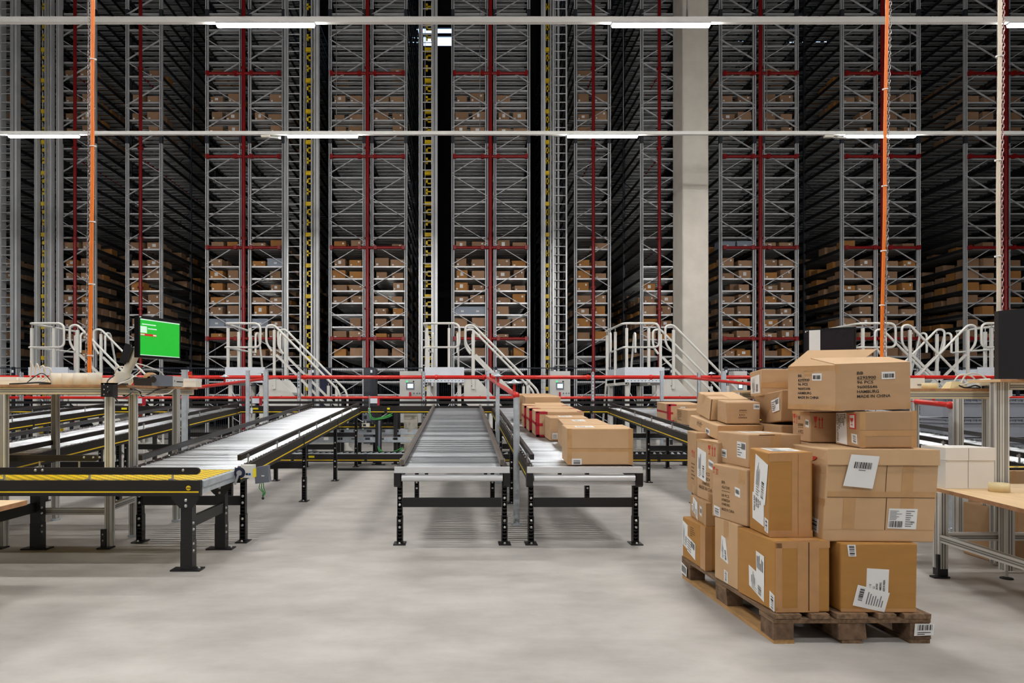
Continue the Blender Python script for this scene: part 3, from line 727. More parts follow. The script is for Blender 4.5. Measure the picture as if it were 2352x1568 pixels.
# ------------------------------------------------------------------ red sprinkler mains and branches on galvanised posts
PY = 13.2; PZ = zat(866, PY)
def pipe(name, lab, pts, r=.037, joints=()):
    t = thing(name, lab, 'pipe', V(pts[0]), 'red sprinkler pipes over the conveyors')
    b = MB(); b.tube(pts, r, 'red_pipe', 12)
    b.build('tube', t)
    for j in joints:
        b = MB(); b.ball(j, r*1.45, 'red_pipe', 10); b.build('joint', t)
    return t
def post(lab, x, y, zt, perf=False, w=.06, round_=False, z0=0):
    b = MB()
    if round_:
        b.cyl((x, y, z0), (x, y, zt), w/2, 'galv', 14); b.cyl((x, y, z0), (x, y, z0+.012), w*.8, 'galv', 14); b.ball((x-w*.55, y-.02, .1), .014, 'bolt', 8)
    elif perf:
        b.box(x-w/2, y, z0, x-w*.14, y+.006, zt, 'galv'); b.box(x+w*.14, y, z0, x+w/2, y+.006, zt, 'galv'); z = z0
        while z < zt: b.box(x-w*.14, y, z, x+w*.14, y+.006, z+.035, 'galv'); z += .065
        b.box(x-w/2, y, z0, x-w/2+.006, y+w*.8, zt, 'galv'); b.box(x+w/2-.006, y, z0, x+w/2, y+w*.8, zt, 'galv')
    else:
        b.box(x-w/2, y-w/2, z0, x+w/2, y+w/2, zt, 'galv'); b.box(x-w/2-.004, y-w/2-.004, zt, x+w/2+.004, y+w/2+.004, zt+.012, 'galv')
        b.box(x-.09, y-.09, z0+.0005, x+.09, y+.09, z0+.01, 'galv'); b.ball((x-.06, y-.06, .018), .013, 'bolt', 8); b.ball((x+.06, y-.06, .018), .013, 'bolt', 8)
    tag(b.build('support_post', None, (x, y, z0)), lab, 'post', 'galvanised posts of the sprinkler pipes')
jo = [(xat(p, PY), PY, PZ) for p in (345, 700, 1002, 1112, 1350, 1495, 1760, 2120)]
pipe('sprinkler_main', 'upper red pipe crossing the hall above the transfer conveyor', [(-12.5, PY, PZ), (13, PY, PZ)], joints=jo)
pipe('sprinkler_main', 'lower red pipe crossing the hall behind the transfer conveyor', [(-12.5, PY, zat(913, PY)), (xat(1188, PY), PY, zat(913, PY))], r=.028)
pipe('sprinkler_main', 'lower red pipe right of the centre, behind the cartons', [(xat(1215, PY), PY, zat(913, PY)), (13, PY, zat(913, PY))], r=.028)
def branch(lab, X, pe, Ye):
    ze = zat(pe, Ye); t = pipe('sprinkler_branch', lab, [(X, Ye, ze), (X, PY, PZ)], r=.025, joints=[(X, Ye, ze)])
    for k in (.03, .45, .8):
        y = Ye+(PY-Ye)*k; z = ze+(PZ-ze)*k; b = MB()
        b.cyl((X, y, z+.03), (X, y, z+.1), .014, 'red_pipe', 8); b.lathe((X, y, z+.1), [(.0, .05), (.012, .045), (.03, .03), (.075, .012), (.076, .008), (.02, .02), (.018, -.0)], 'galv', 14); b.build('sprinkler_head', t)
    return ze
branch('red branch pipe ending at the post between the two centre conveyors', .525, 908, 6.33)
branch('red branch pipe ending beside the monitor table', xat(344, 7.74), 903, 7.74)
branch('red branch pipe behind the left table ending above the left conveyors', xat(64, 7.74), 903, 7.74)
branch('red branch pipe ending at the post behind the right table', 4.45, 930, 6.02)
post('tall round grey post between the two centre conveyors', .53, 6.33, zat(905, 6.33)-.03, round_=True, w=.06)
post('square grey post behind the round one, between the centre conveyors', .525, 9.5, zat(855, 9.5), w=.055)
post('slim grey post between centre conveyors, farthest of the three', .525, 12.9, zat(852, 12.9), w=.05)
X4 = xat(344, 7.74)
post('grey square post beside the monitor table leg', xat(424, 8.6), 8.6, zat(851, 8.6), w=.06)
post('grey square post left of the bright conveyor, before the stair panel', xat(611, 11.6), 11.6, zat(852, 11.6), w=.07)
post('grey square post left of the bright conveyor, before the stair foot', xat(712, 13.35), 13.35, zat(851, 13.35), w=.065)
post('slim grey post between monitor and stair platform', xat(569, 10.9), 10.9, zat(852, 10.9), w=.055)
post('perforated strut behind the bright conveyor', xat(686, 12.9), 12.9, zat(855, 12.9), perf=True)
post('perforated strut left of the centre conveyor end', xat(973, 12.9), 12.9, zat(855, 12.9), perf=True)
post('perforated strut right of the conveyor cartons', xat(1362, 12.9), 12.9, zat(855, 12.9), perf=True)
post('perforated strut beside the right stair foot', xat(1606, 12.9), 12.9, zat(856, 12.9), perf=True)
post('perforated strut behind the paper rolls', xat(47, 12.9), 12.9, zat(855, 12.9), perf=True)
post('square grey post before the right stair platform', xat(1520, 12.95), 12.95, zat(853, 12.95), w=.06)
post('square grey post right of the stair foot by the pallet', xat(1662, 12.95), 12.95, zat(853, 12.95), w=.075)
post('grey square post behind the right table', xat(2189, 6.1), 6.1, zat(935, 6.1), w=.05)

# ------------------------------------------------------------------ white stair platforms over the line
SY = 14.0; SS = SY/F
def stair_unit(px, lab, mirror=False):
    x0 = xat(px, SY); W = 91*SS; x1 = x0+W; zp, zt = zat(877, SY), zat(843, SY); D = 1.75
    zr = zat(742, SY); zk = zat(797, SY)
    def put(b, name):
        if mirror: b.v = [V((x0+x1-p.x, p.y, p.z)) for p in b.v]; b.f = [q[::-1] for q in b.f]
        return b.build(name, t)
    t = thing('stair_platform', lab, 'stairs', (x0, SY, 0), 'white crossover stairs behind the conveyors')
    b = MB(); b.box(x0, SY+.02, zp+.03, x1, SY+D, zp+.07, 'galv'); b.box(x0, SY+.02, zp-.06, x0+.05, SY+D, zp+.03, 'white_paint'); b.box(x1-.05, SY+.02, zp-.06, x1, SY+D, zp+.03, 'white_paint'); put(b, 'deck')
    b = MB(); b.box(x0, SY, zp, x1, SY+.02, zt, 'panel_blue'); b.box(x0, SY+.02, zp, x0+.015, SY+D, zt, 'panel_blue'); put(b, 'kick_panel')
    b = MB(); b.box(x0, SY-.02, zp-.01, x1, SY+.0, zp+.06, 'panel_blue')
    k = x0+.05
    while k < x1: b.box(k, SY-.022, zp+.018, k+.018, SY-.02, zp+.034, 'dark_plastic'); k += .075
    put(b, 'flange')
    for lx in (x0+.08, x1-.1):
        for ly in (SY+.12, SY+D-.1):
            b = MB(); b.box(lx-.04, ly-.04, 0, lx+.04, ly+.04, zp-.06, 'white_paint'); b.box(lx-.09, ly-.09, .0005, lx+.09, ly+.09, .012, 'white_paint'); put(b, 'leg')
        s = 1 if lx < (x0+x1)/2 else -1; b = MB(); b.bar((lx, SY+.1, zp-.15), (lx+s*.33, SY+.1, zp-.66), .045, .012, 'panel_blue'); put(b, 'strut')
    g = .042/2+.004
    b = MB(); xa = x0-.02; xb = x1-.1; y = SY+.03
    b.tube(fillet([(xa, SY+D, zr), (xa, y, zr), (xb, y, zr), (xb, y, zk), (xb-.25, y, zk)], .14), g, 'white_paint', 10)
    b.tube(fillet([(xa+.1, SY+D, zk), (xa, y, zk), (xb-.1, y, zk)], .05), g*.85, 'white_paint', 8); put(b, 'guard_rail')
    for px_, py_ in ((xa+.07, y), (xb-.22, y), (xa+.02, SY+.85), (xa+.02, SY+D-.05)):
        b = MB(); b.box(px_-.028, py_-.01, zp-.05, px_+.028, py_+.035, zr-.1, 'white_paint'); b.cyl((px_, py_+.01, zr-.1), (px_, py_+.01, zr), .012, 'bolt', 6); put(b, 'rail_post')
    # stair going down to the right
    run = 1.42; yy0, yy1 = SY+.05, SY+.9
    for y in (yy0, yy1):
        b = MB(); b.add([(x1+a, y+o, z) for o in (0, .02) for a, z in ((-.0, zp+.06), (.3, zp+.06), (run+.3, .02), (run-.25, .02), (-.0, zp-.42))], [(0, 1, 2, 3, 4), (9, 8, 7, 6, 5)]+[(i, 5+i, 5+(i+1) % 5, (i+1) % 5) for i in range(5)], 'white_paint')
        for a, z in ((.16, zp-.08), (.34, zp-.3), (.62, zp-.55)): b.ball((x1+a, y-.002, z), .014, 'mid_grey', 6)
        put(b, 'stringer')
        n = 6
    for k in range(n):
        z = zp*(1-(k+1)/(n+1)); xx = x1+.08+run*(k+1)/(n+1); b = MB(); b.box(xx-.02, yy0+.02, z-.03, xx+.25, yy1, z, 'cab_grey'); b.box(xx+.22, yy0+.02, z-.05, xx+.25, yy1, z-.03, 'cab_grey'); put(b, 'tread')
    zf = lambda py: zat(py, SY); X = lambda dp: x1+dp*SS
    for y in (yy0-.03, yy1+.03):
        b = MB()
        b.tube(fillet([(X(16), y, zf(806)), (X(3), y, zf(788)), (X(3), y, zf(748)), (X(20), y, zf(745)), (X(168), y, zf(895)), (X(173), y, zf(912)), (X(173), y, .02)], .16), g, 'white_paint', 10); put(b, 'hand_rail')
        b = MB(); b.bar((X(26), y, zf(814)), (X(150), y, zf(938)), .03, .05, 'white_paint'); put(b, 'mid_rail')
        for dp, a, c in ((21.5, 752, 893), (146, 880, 1000)):
            b = MB(); b.box(X(dp)-.028, y-.02, max(zf(c), .02), X(dp)+.028, y+.02, zf(a)-.05, 'white_paint'); b.cyl((X(dp), y, zf(a)-.05), (X(dp), y, zf(a)), .012, 'bolt', 6); put(b, 'rail_post')
    # ladder on the far side, tilted rails
    for xx in (x0+.1, x1-.15):
        b = MB(); b.tube(fillet([(xx, SY+D+.0, zk), (xx, SY+D, zr-.05), (xx+.02, SY+D+.18, zr-.02), (xx+.02, SY+D+1.15, .02)], .15), g, 'white_paint', 8); put(b, 'back_rail')
stair_unit(65, 'white stair platform behind the paper rolls on the left table')
stair_unit(517, 'white stair platform behind the bright roller conveyor')
stair_unit(975, 'white stair platform behind the empty centre conveyor')
stair_unit(1435, 'white stair platform in front of the concrete column')
stair_unit(1979, 'white stair platform behind the dark monitor above the pallet')
stair_unit(2246, 'white stair platform at the right edge, its stair going down leftward', True)

# control cabinets
def cabinet(px0, px1, lab, Y=15.9, green=True):
    x0, x1 = xat(px0, Y), xat(px1, Y); zt = zat(852, Y); w = x1-x0
    t = thing('control_cabinet', lab, 'cabinet', ((x0+x1)/2, Y, 0), 'grey control cabinets')
    b = MB(); b.box(x0, Y, .1, x1, Y+.3, zt, 'cab_grey'); b.box(x0+.02, Y+.02, 0, x1-.02, Y+.28, .1, 'dark_plastic'); b.build('body', t)
    b = MB(); b.box(x0+.015, Y-.012, .14, x1-.015, Y, zt-.02, 'cab_grey'); dr = b.build('door', t)
    b = MB(); zs = zat(886, Y); b.box(x0+.3*w, Y-.02, zs-.09, x0+.68*w, Y-.012, zs+.08, 'mid_grey'); b.box(x0+.36*w, Y-.022, zs-.05, x0+.62*w, Y-.02, zs+.05, 'screen_lcd'); b.build('display', dr)
    for k, m in ((.34, 'led_green'), (.5, 'cab_grey'), (.64, 'dark_plastic')):
        b = MB(); b.cyl((x0+k*w, Y-.02, zat(876, Y)), (x0+k*w, Y-.012, zat(876, Y)), .02, m, 10); b.build('button', dr)
    b = MB(); b.box(x0+.44*w, Y-.04, zat(910, Y), x0+.52*w, Y-.012, zat(900, Y), 'red_tape'); b.build('main_switch', dr)
    for k in (.66, .8, .92):
        b = MB(); b.cyl((x0+k*w, Y-.02, zat(903, Y)), (x0+k*w, Y-.012, zat(903, Y)), .02, 'mid_grey', 8); b.build('knob', dr)
cabinet(918, 968, 'grey control cabinet left of the centre stair platform')
cabinet(1263, 1310, 'grey control cabinet behind the conveyor cartons')
cabinet(1685, 1716, 'grey control cabinet behind the pallet, beside the column')
cabinet(2120, 2160, 'grey control cabinet behind the right table')
# wire mesh fence
def fence(x0, x1, Y, lab):
    t = thing('mesh_fence', lab, 'fence', ((x0+x1)/2, Y, 0), 'dark safety fences'); zt = zat(845, Y); x = x0
    b = MB()
    while x <= x1: b.box(x-.002, Y-.002, .15, x+.002, Y+.002, zt, 'fence_dark'); x += .05
    for k in range(11): z = .15+(zt-.15)*k/10; b.box(x0, Y-.003, z-.002, x1, Y+.003, z+.002, 'fence_dark')
    for z in (.15, zt): b.box(x0, Y-.01, z-.012, x1, Y+.01, z+.012, 'fence_dark')
    b.build('mesh', t); x = x0
    while x <= x1+.01:
        b = MB(); b.box(x-.03, Y-.03, 0, x+.03, Y+.03, zt+.03, 'fence_dark'); b.box(x-.025, Y-.035, zt-.12, x+.025, Y-.03, zt-.05, 'panel_blue'); b.build('post', t); x += 1.5
for a, c, lab in ((-13, -5.5, 'dark mesh fence behind the left stair platform'), (-5.3, -.8, 'dark mesh fence behind the bright roller conveyor'), (-.6, 5.4, 'dark mesh fence between the centre stairs and the column'), (6.8, 14.3, 'dark mesh fence right of the concrete column')):
    fence(a, c, 17.0, lab)
# dark tall lockers and a blue container behind the fence
for px0, px1, py, m, lab in ((835, 862, 846, 'rack_dark', 'dark slatted cabinet behind the fence before the central rack'), (735, 752, 843, 'navy', 'dark blue panel behind the stair foot')):
    Y = 17.4; b = MB(); b.box(xat(px0, Y), Y, 0, xat(px1, Y), Y+.5, zat(py, Y), m)
    for k in range(8): b.box(xat(px0, Y)+.02, Y-.01, .1+k*.24, xat(px1, Y)-.02, Y, .28+k*.24, m)
    tag(b.build('locker', None, (xat(px0, Y), Y, 0)), lab, 'cabinet')
# ------------------------------------------------------------------ the loaded pallet
DZ = .15
A0 = onz(1778, 1478, 0); A1 = onz(2136, 1477, 0); A3 = onz(1567, 1326, 0)
ux = (A1-A0); uy = (A3-A0); uy = uy*(1.2/uy.length)
def pp(a, b, z): return A0+ux*a+uy*b+V((0, 0, z))
t = thing('wooden_pallet', 'worn wooden pallet under the stack of cartons', 'pallet', A0+ux*.5+uy*.5)
def slab(mb, a0, a1, b0, b1, z0, z1, m, j=.004):
    q = lambda: V((R.uniform(-j, j), R.uniform(-j, j), R.uniform(-j/2, j/2)))
    mb.hexa([pp(a, b, z)+q() for z in (z0, z1) for a, b in ((a0, b0), (a1, b0), (a1, b1), (a0, b1))], m)
for a0, a1 in ((0, .13), (.435, .565), (.87, 1)):
    b = MB(); slab(b, a0, a1, 0, 1, .0, .02, 'wood_pale' if a0 == 0 else 'wood_old', .0015); b.build('bottom_board', t)
for a0, a1 in ((0, .125), (.41, .59), (.875, 1)):
    for b0, b1 in ((.0, .11), (.44, .56), (.89, 1)):
        b = MB(); slab(b, a0, a1, b0, b1, .021, .1, 'wood_block', .004); b.build('block', t)
for b0, b1 in ((0, .12), (.44, .56), (.88, 1)):
    b = MB(); slab(b, -.005, 1.005, b0, b1, .101, .123, 'wood_old', .002); b.build('stringer_board', t)
for a0, a1 in ((0, .17), (.235, .35), (.4, .6), (.66, .78), (.83, 1)):
    b = MB(); slab(b, a0, a1, -.005, 1.005, .124, .147, 'wood_old', .0025); b.build('deck_board', t)
f = Face(pp(.89, -.004, .04), pp(1.02, -.004, .04), pp(1.02, -.004, .1), pp(.89, -.004, .1)); label_on(f, [(0, 0), (.95, .05), (1, 1), (.05, 1)], t, lambda f, m: (f.bars(m, .15, .45, .9, .92, n=20), f.lines(m, .15, .06, .9, .36, 2, 'ink')), o=.004)
f = Face(pp(-.004, 1, .03), pp(-.004, .89, .03), pp(-.004, .89, .11), pp(-.004, 1, .11)); label_on(f, [(0, .1), (.7, 0), (.75, .8), (0, 1)], t, lambda f, m: f.bars(m, .15, .2, .9, .85, n=18), o=.006)
PG = 'cartons stacked on the pallet'
def quadp(FL, FR, BL, z, dz=(0, 0, 0, 0)):
    FL, FR, BL = V((FL[0], FL[1], 0)), V((FR[0], FR[1], 0)), V((BL[0], BL[1], 0)); BR = FR+BL-FL
    return [p+V((0, 0, z+d)) for p, d in zip((FL, FR, BR, BL), dz)]
def carton(lab, FL, FR, BL, z0, z1, m, db=(0, 0, 0, 0), dt=(0, 0, 0, 0), tw=0, **k):
    bot = quadp(FL, FR, BL, z0, db); top = quadp(FL, FR, BL, z1, dt)
    if tw:
        c = sum(top, V())/4; top = [c+(p-c)*(1+tw) for p in top]
    return Carton('cardboard_box', lab, bot, top, m, PG, **k)
def seamline(c, face, u0, v0, u1, v1): face.rect(c.mb, u0, v0, u1, v1, 'seam', .0009)

# bottom layer
c = carton('golden-brown carton at the bottom front left of the pallet, dark split down its front', (1.563, 3.289), (1.838, 3.299), (1.523, 3.643), DZ, .505, 'golden')
c.tape(c.front, .0, .0, .62, .06, 'tape_gold'); c.tape(c.front, .0, .9, 1, 1, 'tape_gold'); c.tape(c.front, .40, .0, .80, 1, 'tape_gold', 'packing_tape'); c.tape(c.front, 0, .03, .12, .97, 'tape_gold')
c.front.rect(c.mb, .60, .02, .622, .98, 'seam', .0016); c.tape(c.top, .4, 0, .8, 1, 'tape_gold')
c.lab_on(c.left, [(.33, .2), (.72, .06), (.72, .4), (.32, .5)], fl_docv); c.lab_on(c.left, [(.53, .36), (.73, .3), (.73, .72), (.52, .76)], lambda f, m: f.lines(m, .08, .4, .92, .95, 6, 'ink', vert=True), name='address_label', o=.0028); c.lab_on(c.left, [(.86, .03), (.98, .0), (.98, .23), (.86, .27)], lambda f, m: f.bars(m, .3, .1, .8, .9, horiz=True, n=12), name='barcode_label')
c.done()
c = carton('orange-brown carton at the bottom front right of the pallet', (1.894, 3.299), (2.268, 3.296), (1.885, 3.70), DZ, .493, 'golden', tw=.02)
c.tape(c.front, .0, 0, 1, .05, 'tape_gold')
c.lab_on(c.front, [(.33, .29), (.62, .26), (.63, .62), (.34, .64)], lambda f, m: (f.lines(m, .06, .02, .5, .5, 1, 'paper'), [f.text(m, s, a, .05, a+.1, .05+h, 'ink', 90) for s, a, h in (('2303300', .12, .3), ('8 PCS', .27, .22), ('97001930', .42, .34), ('HAMBURG', .58, .4), ('MADE IN INDIA', .74, .52))]))
c.lab_on(c.front, [(.15, .1), (.57, .0), (.64, .28), (.22, .4)], lambda f, m: (f.bars(m, .1, .3, .24, .9, horiz=True, n=20), f.lines(m, .35, .2, .9, .85, 7, 'ink_grey', vert=True)), name='address_label', o=.003)
c.lab_on(c.front, [(.1, .81), (.2, .81), (.19, .98), (.08, .98)], lambda f, m: f.bars(m, .18, .1, .82, .92, horiz=True, n=12), name='barcode_label')
c.done()
c = carton('tan carton in the bottom row at the left side, behind the split golden-brown one', (1.531, 3.662), (1.86, 3.665), (1.509, 3.94), DZ, .512, 'tan_light')
c.tape(c.left, .42, .72, .62, 1); c.lab_on(c.left, [(.28, .38), (.62, .33), (.5, .72), (.32, .74)], fl_docv); c.lab_on(c.left, [(.44, .03), (.6, .02), (.6, .2), (.44, .22)], lambda f, m: f.bars(m, .25, .1, .75, .9, horiz=True, n=12), name='barcode_label')
c.done()
c = carton('golden-brown carton at the rear left corner of the pallet deck', (1.504, 4.076), (1.9, 4.08), (1.492, 4.456), DZ, .42, 'golden')
c.tape(c.left, .8, 0, 1, 1, 'tape_gold'); c.tape(c.front, 0, 0, .1, 1, 'tape_gold'); c.lab_on(c.left, [(.0, .32), (.24, .25), (.25, .84), (.02, .9)], fl_docv); c.lab_on(c.left, [(.24, .22), (.6, .1), (.6, .48), (.22, .6)], fl_side, name='address_label', o=.0028)
c.left.lines(c.mb, .36, .62, .6, .86, 5, 'ink_soft')
c.done()
# left column
c = carton('small carton with two white labels, on the rear left golden carton', (1.515, 4.09), (1.9, 4.09), (1.547, 4.47), .421, .565, 'tan_dark')
c.tape(c.left, .88, 0, 1, 1); c.tape(c.front, 0, 0, .12, 1); c.lab_on(c.left, [(.12, .35), (.3, .25), (.3, .6), (.12, .62)], fl_barh, name='barcode_label'); c.lab_on(c.left, [(.2, .42), (.52, .02), (.5, .82), (.22, .98)], fl_docv, o=.003); c.lab_on(c.left, [(.63, .35), (.75, .3), (.75, .72), (.63, .75)], fl_bar, name='small_label')
c.done()
c = carton('tall carton second from the rear in the left column, printed MADE IN CHINA', (1.546, 4.0), (1.86, 4.02), (1.557, 4.372), .566, .948, 'tan', dt=(.0, 0, 0, -.003))
lf = c.left
c.tape(lf, .6, 0, .8, 1); c.tape(lf, .55, .0, .8, .14); c.tape(lf, 0, .96, 1, 1)
c.lab_on(lf, [(.03, .35), (.48, .3), (.5, .8), (.05, .86)], fl_docv); c.lab_on(lf, [(.62, .56), (.86, .53), (.86, .67), (.62, .7)], fl_bar, name='small_label')
lf.glass(c.mb, .58, .78, .72, .93); lf.arrows(c.mb, .76, .78, .96, .93)
for s, v in (('18 PCS', .42), ('67000224', .335), ('HAMBURG', .25)): lf.text(c.mb, s, .3, v, .68, v+.055, 'ink_soft')
lf.text(c.mb, 'MADE IN CHINA', .14, .165, .9, .225, 'ink_soft')
c.done()
c = carton('tall worn carton rearmost in the left column', (1.561, 4.39), (1.87, 4.4), (1.607, 4.70), .566, .985, 'tan_dark')
lf = c.left; lf.glass(c.mb, .5, .6, .66, .7); lf.arrows(c.mb, .7, .6, .86, .7); c.tape(lf, .62, 0, .85, .16)
for v in (.47, .41, .35, .29, .23): lf.rect(c.mb, .46, v, .46+R.uniform(.25, .48), v+.022, 'ink_soft')
c.done()
c = carton('square carton printed BB 4267200 HAMBURG, in front of the left column', (1.561, 3.612), (1.88, 3.62), (1.499, 3.954), .513, .822, 'tan', dt=(0, 0, .003, .003))
lf = c.left
c.tape(lf, .78, .72, .94, .97); lf.arrows(c.mb, .12, .82, .2, .93); lf.glass(c.mb, .03, .83, .1, .95)
for s, u1, v in (('BB', .40, .665), ('4267200', .53, .575), ('18 PCS', .52, .42), ('67000224', .53, .34), ('HAMBURG', .53, .26), ('MADE IN CHINA', .66, .165)): lf.text(c.mb, s, .3, v, u1, v+.052, 'ink_soft')
lf.rect(c.mb, .3, .525, .54, .535, 'ink_soft'); lf.rect(c.mb, .8, .06, .93, .075, 'tape')
c.lab_on(lf, [(.68, .5), (.82, .48), (.82, .64), (.68, .66)], fl_bar, name='small_label'); c.lab_on(lf, [(.07, .04), (.25, .02), (.25, .2), (.07, .22)], fl_barh, name='barcode_label')
c.done()
c = carton('wide tan carton with two labels on its side, atop the square carton', (1.602, 3.689), (1.896, 3.689), (1.574, 4.06), .824, 1.013, 'tan', dt=(0, 0, 0, -.002))
lf = c.left
c.lab_on(lf, [(.66, .28), (.93, .26), (.93, .74), (.66, .76)], fl_side); c.lab_on(lf, [(.14, .2), (.32, .18), (.32, .44), (.14, .46)], fl_barh, name='barcode_label')
c.tape(c.front, .42, .0, .62, 1); c.tape(c.top, .42, 0, .62, 1); c.lab_on(c.top, [(.25, .4), (.75, .35), (.75, .75), (.25, .8)], fl_doc, name='top_label'); c.front.rect(c.mb, .2, .97, .5, .995, 'seam')
c.done()
c = carton('tall golden carton with a long white label, front centre of the stack', (1.568, 3.37), (1.793, 3.375), (1.571, 3.605), .507, .94, 'golden', dt=(-.006, 0, .006, .006))
c.tape(c.front, .52, 0, .95, 1, 'tape_gold', 'packing_tape'); c.tape(c.front, 0, .9, 1, 1, 'tape_gold'); c.tape(c.front, 0, 0, 1, .08, 'tape_gold'); c.front.rect(c.mb, .66, .02, .668, .98, 'ink_soft', .0014)
lf = c.left
c.lab_on(lf, [(.3, .34), (.72, .3), (.72, .72), (.26, .6)][0:0] or [(.25, .44), (.83, .36), (.98, .86), (.36, .95)], fl_docv, o=.003)
c.lab_on(lf, [(.18, .15), (.76, .1), (.76, .44), (.18, .47)], lambda f, m: [f.text(m, s, a, .95-h, a+.13, .95, 'ink', -90) for s, a, h in (('MADE IN INDIA', .12, .62), ('HAMBURG', .3, .42), ('97001930', .46, .42), ('8 PCS', .62, .26), ('BB', .8, .12))], name='address_label')
c.lab_on(lf, [(.8, .06), (.97, .04), (.97, .2), (.8, .22)], lambda f, m: f.bars(m, .3, .1, .75, .9, horiz=True, n=12), name='barcode_label')
c.lab_on(c.top, [(.2, .3), (.85, .2), (.85, .8), (.2, .85)], fl_doc, name='top_label')
c.done()
# the large carton lying on its side
b = [V((1.818, 3.334, .494)), V((2.366, 3.31, .494)), V((2.39, 3.97, .494)), V((1.85, 3.97, .494))]
tp = [V((1.847, 3.33, .958)), V((2.395, 3.31, .956)), V((2.40, 3.97, .962)), V((1.85, 3.97, .962))]
c = Carton('cardboard_box', 'largest tan carton with taped flaps facing front, right side of the stack', b, tp, 'tan_light', PG)
fr = c.front
for u in (.24, .68): c.tape(fr, u, .49, u+.1, .92)
c.tape(fr, .17, .14, .28, .49); c.tape(fr, .68, .14, .8, .49); c.tape(fr, .02, .485, .98, .545, name='packing_tape')
seamline(c, fr, .02, .478, .98, .484); seamline(c, fr, .535, .484, .541, .83); seamline(c, fr, .55, .13, .557, .478)
fr.rect(c.mb, .01, .83, .99, .836, 'tape'); fr.rect(c.mb, .01, .128, .99, .134, 'tape'); c.left.rect(c.mb, .05, .73, .98, .736, 'tape'); c.tape(c.left, 0, .38, 1, .46)
mb = MB(); g = MB(); q = [fr.P(.0, .835, .003), fr.P(1, .835, .003), fr.P(1, 1.0, -.006), fr.P(0, 1.0, -.006)]
q2 = [fr.P(.0, .835, .009), fr.P(1, .835, .009), fr.P(1, 1.0, .0), fr.P(0, 1.0, .0)]; mb.hexa([q2[0], q2[1], q[1], q[0], q2[3], q2[2], q[2], q[3]], 'tan_light'); c.part('flap', mb)
c.lab_on(fr, [(.145, .61), (.41, .58), (.455, .93), (.2, .95)], lambda f, m: (f.bars(m, .2, .58, .8, .78, n=26), f.rect(m, .38, .52, .62, .545, 'ink_grey', .001)), name='paper_sheet', o=.012)
c.lab_on(fr, [(.575, .15), (.83, .14), (.835, .36), (.58, .365)], lambda f, m: (f.bars(m, .04, .07, .52, .38, n=26), f.lines(m, .04, .42, .5, .92, 7), f.lines(m, .6, .1, .95, .95, 8), f.text(m, '7878', .78, .3, .92, .38, 'ink')))
c.left.glass(c.mb, .62, .8, .86, .9); c.left.text(c.mb, 'BB', .62, .62, .72, .72, 'ink', 90); c.lab_on(c.left, [(.8, .08), (.93, .07), (.93, .22), (.8, .23)], fl_barh, name='barcode_label')
c.done()
# upper layer
c = carton('carton with red fragile signs under the open carton, left of the fragile sticker one', (1.975, 3.745), (2.33, 3.70), (1.985, 3.965), .965, 1.137, 'tan', dt=(-.002, -.006, 0, .003))
lf = c.left
lf.glass(c.mb, .05, .6, .2, .9); lf.arrows(c.mb, .22, .6, .32, .9); lf.text(c.mb, 'BB', .36, .72, .46, .84, 'ink_soft'); lf.text(c.mb, '6739800', .34, .5, .64, .6, 'ink_soft'); lf.rect(c.mb, .34, .45, .66, .465, 'ink_soft'); lf.text(c.mb, '4 PCS', .36, .26, .64, .38, 'ink_soft')
c.lab_on(lf, [(.76, .5), (.95, .48), (.95, .74), (.76, .76)], fl_bar, name='small_label'); c.front.glass(c.mb, .05, .5, .11, .86); c.front.arrows(c.mb, .12, .5, .2, .86); c.tape(lf, 0, .9, 1, 1)
c.done()
c = carton('carton labelled 3122300 with a red fragile sticker, on the largest carton', (2.039, 3.384), (2.339, 3.395), (2.066, 3.654), .964, 1.147, 'tan_dark', dt=(0, .004, -.006, -.012), db=(-.003, -.003, 0, 0))
lf = c.left
c.lab_on(lf, [(.08, .06), (.52, .03), (.48, .98), (.06, .99)], lambda f, m: [f.text(m, s, a, .97-h, a+.13, .97, 'ink', -90) for s, a, h in (('MADE IN PHILIPPINES', .06, .92), ('HAMBURG', .22, .5), ('97001917', .37, .43), ('24 PCS', .52, .3), ('3122300', .66, .38), ('BB', .81, .16))])
def frag(f, m): f.rect(m, .12, .08, .82, .92, 'paper'); f.glass(m, .18, .25, .72, .72); f.lines(m, .82, .1, .98, .9, 1, 'red_print', vert=True)
c.lab_on(lf, [(.6, .52), (.86, .5), (.86, .94), (.58, .94)], frag, name='fragile_sticker', m='red_print'); c.lab_on(lf, [(.7, .12), (.92, .08), (.9, .36), (.68, .38)], lambda f, m: f.bars(m, .3, .1, .8, .9, horiz=True, n=14), name='barcode_label')
fr = c.front; c.tape(fr, .0, .32, 1, .48, name='packing_tape'); seamline(c, fr, 0, .478, 1, .486); c.tape(fr, 0, 0, .1, 1); c.tape(fr, .9, 0, 1, 1)
c.done()
C0 = V((1.934, 3.42, 1.150)); L0 = V((1.902, 3.85, 1.153)); R0 = V((2.377, 3.50, 1.158)); C1 = V((1.934, 3.42, 1.3865)); L1 = V((1.902, 3.85, 1.394)); R1 = V((2.375, 3.50, 1.4026))
c = Carton('cardboard_box', 'open carton printed 6295900 and HAMBURG on top of the stack', [C0, R0, R0+L0-C0, L0], [C1, R1, R1+L1-C1, L1], 'tan', PG, opentop=True)
rows = (('BB', .775, .082), ('6295900', .675, .25), ('96 PCS', .573, .215), ('96005646', .472, .27), ('HAMBURG', .37, .29), ('MADE IN CHINA', .268, .445))
for s, v, w in rows: c.front.text(c.mb, s, .284, v, .284+w, v+.066)
c.front.rect(c.mb, .284, .655, .535, .662, 'ink')
for s, v, w in rows: c.left.text(c.mb, s, .235, v-.02, .235+w, v+.042)
c.left.rect(c.mb, .235, .637, .47, .643, 'ink')
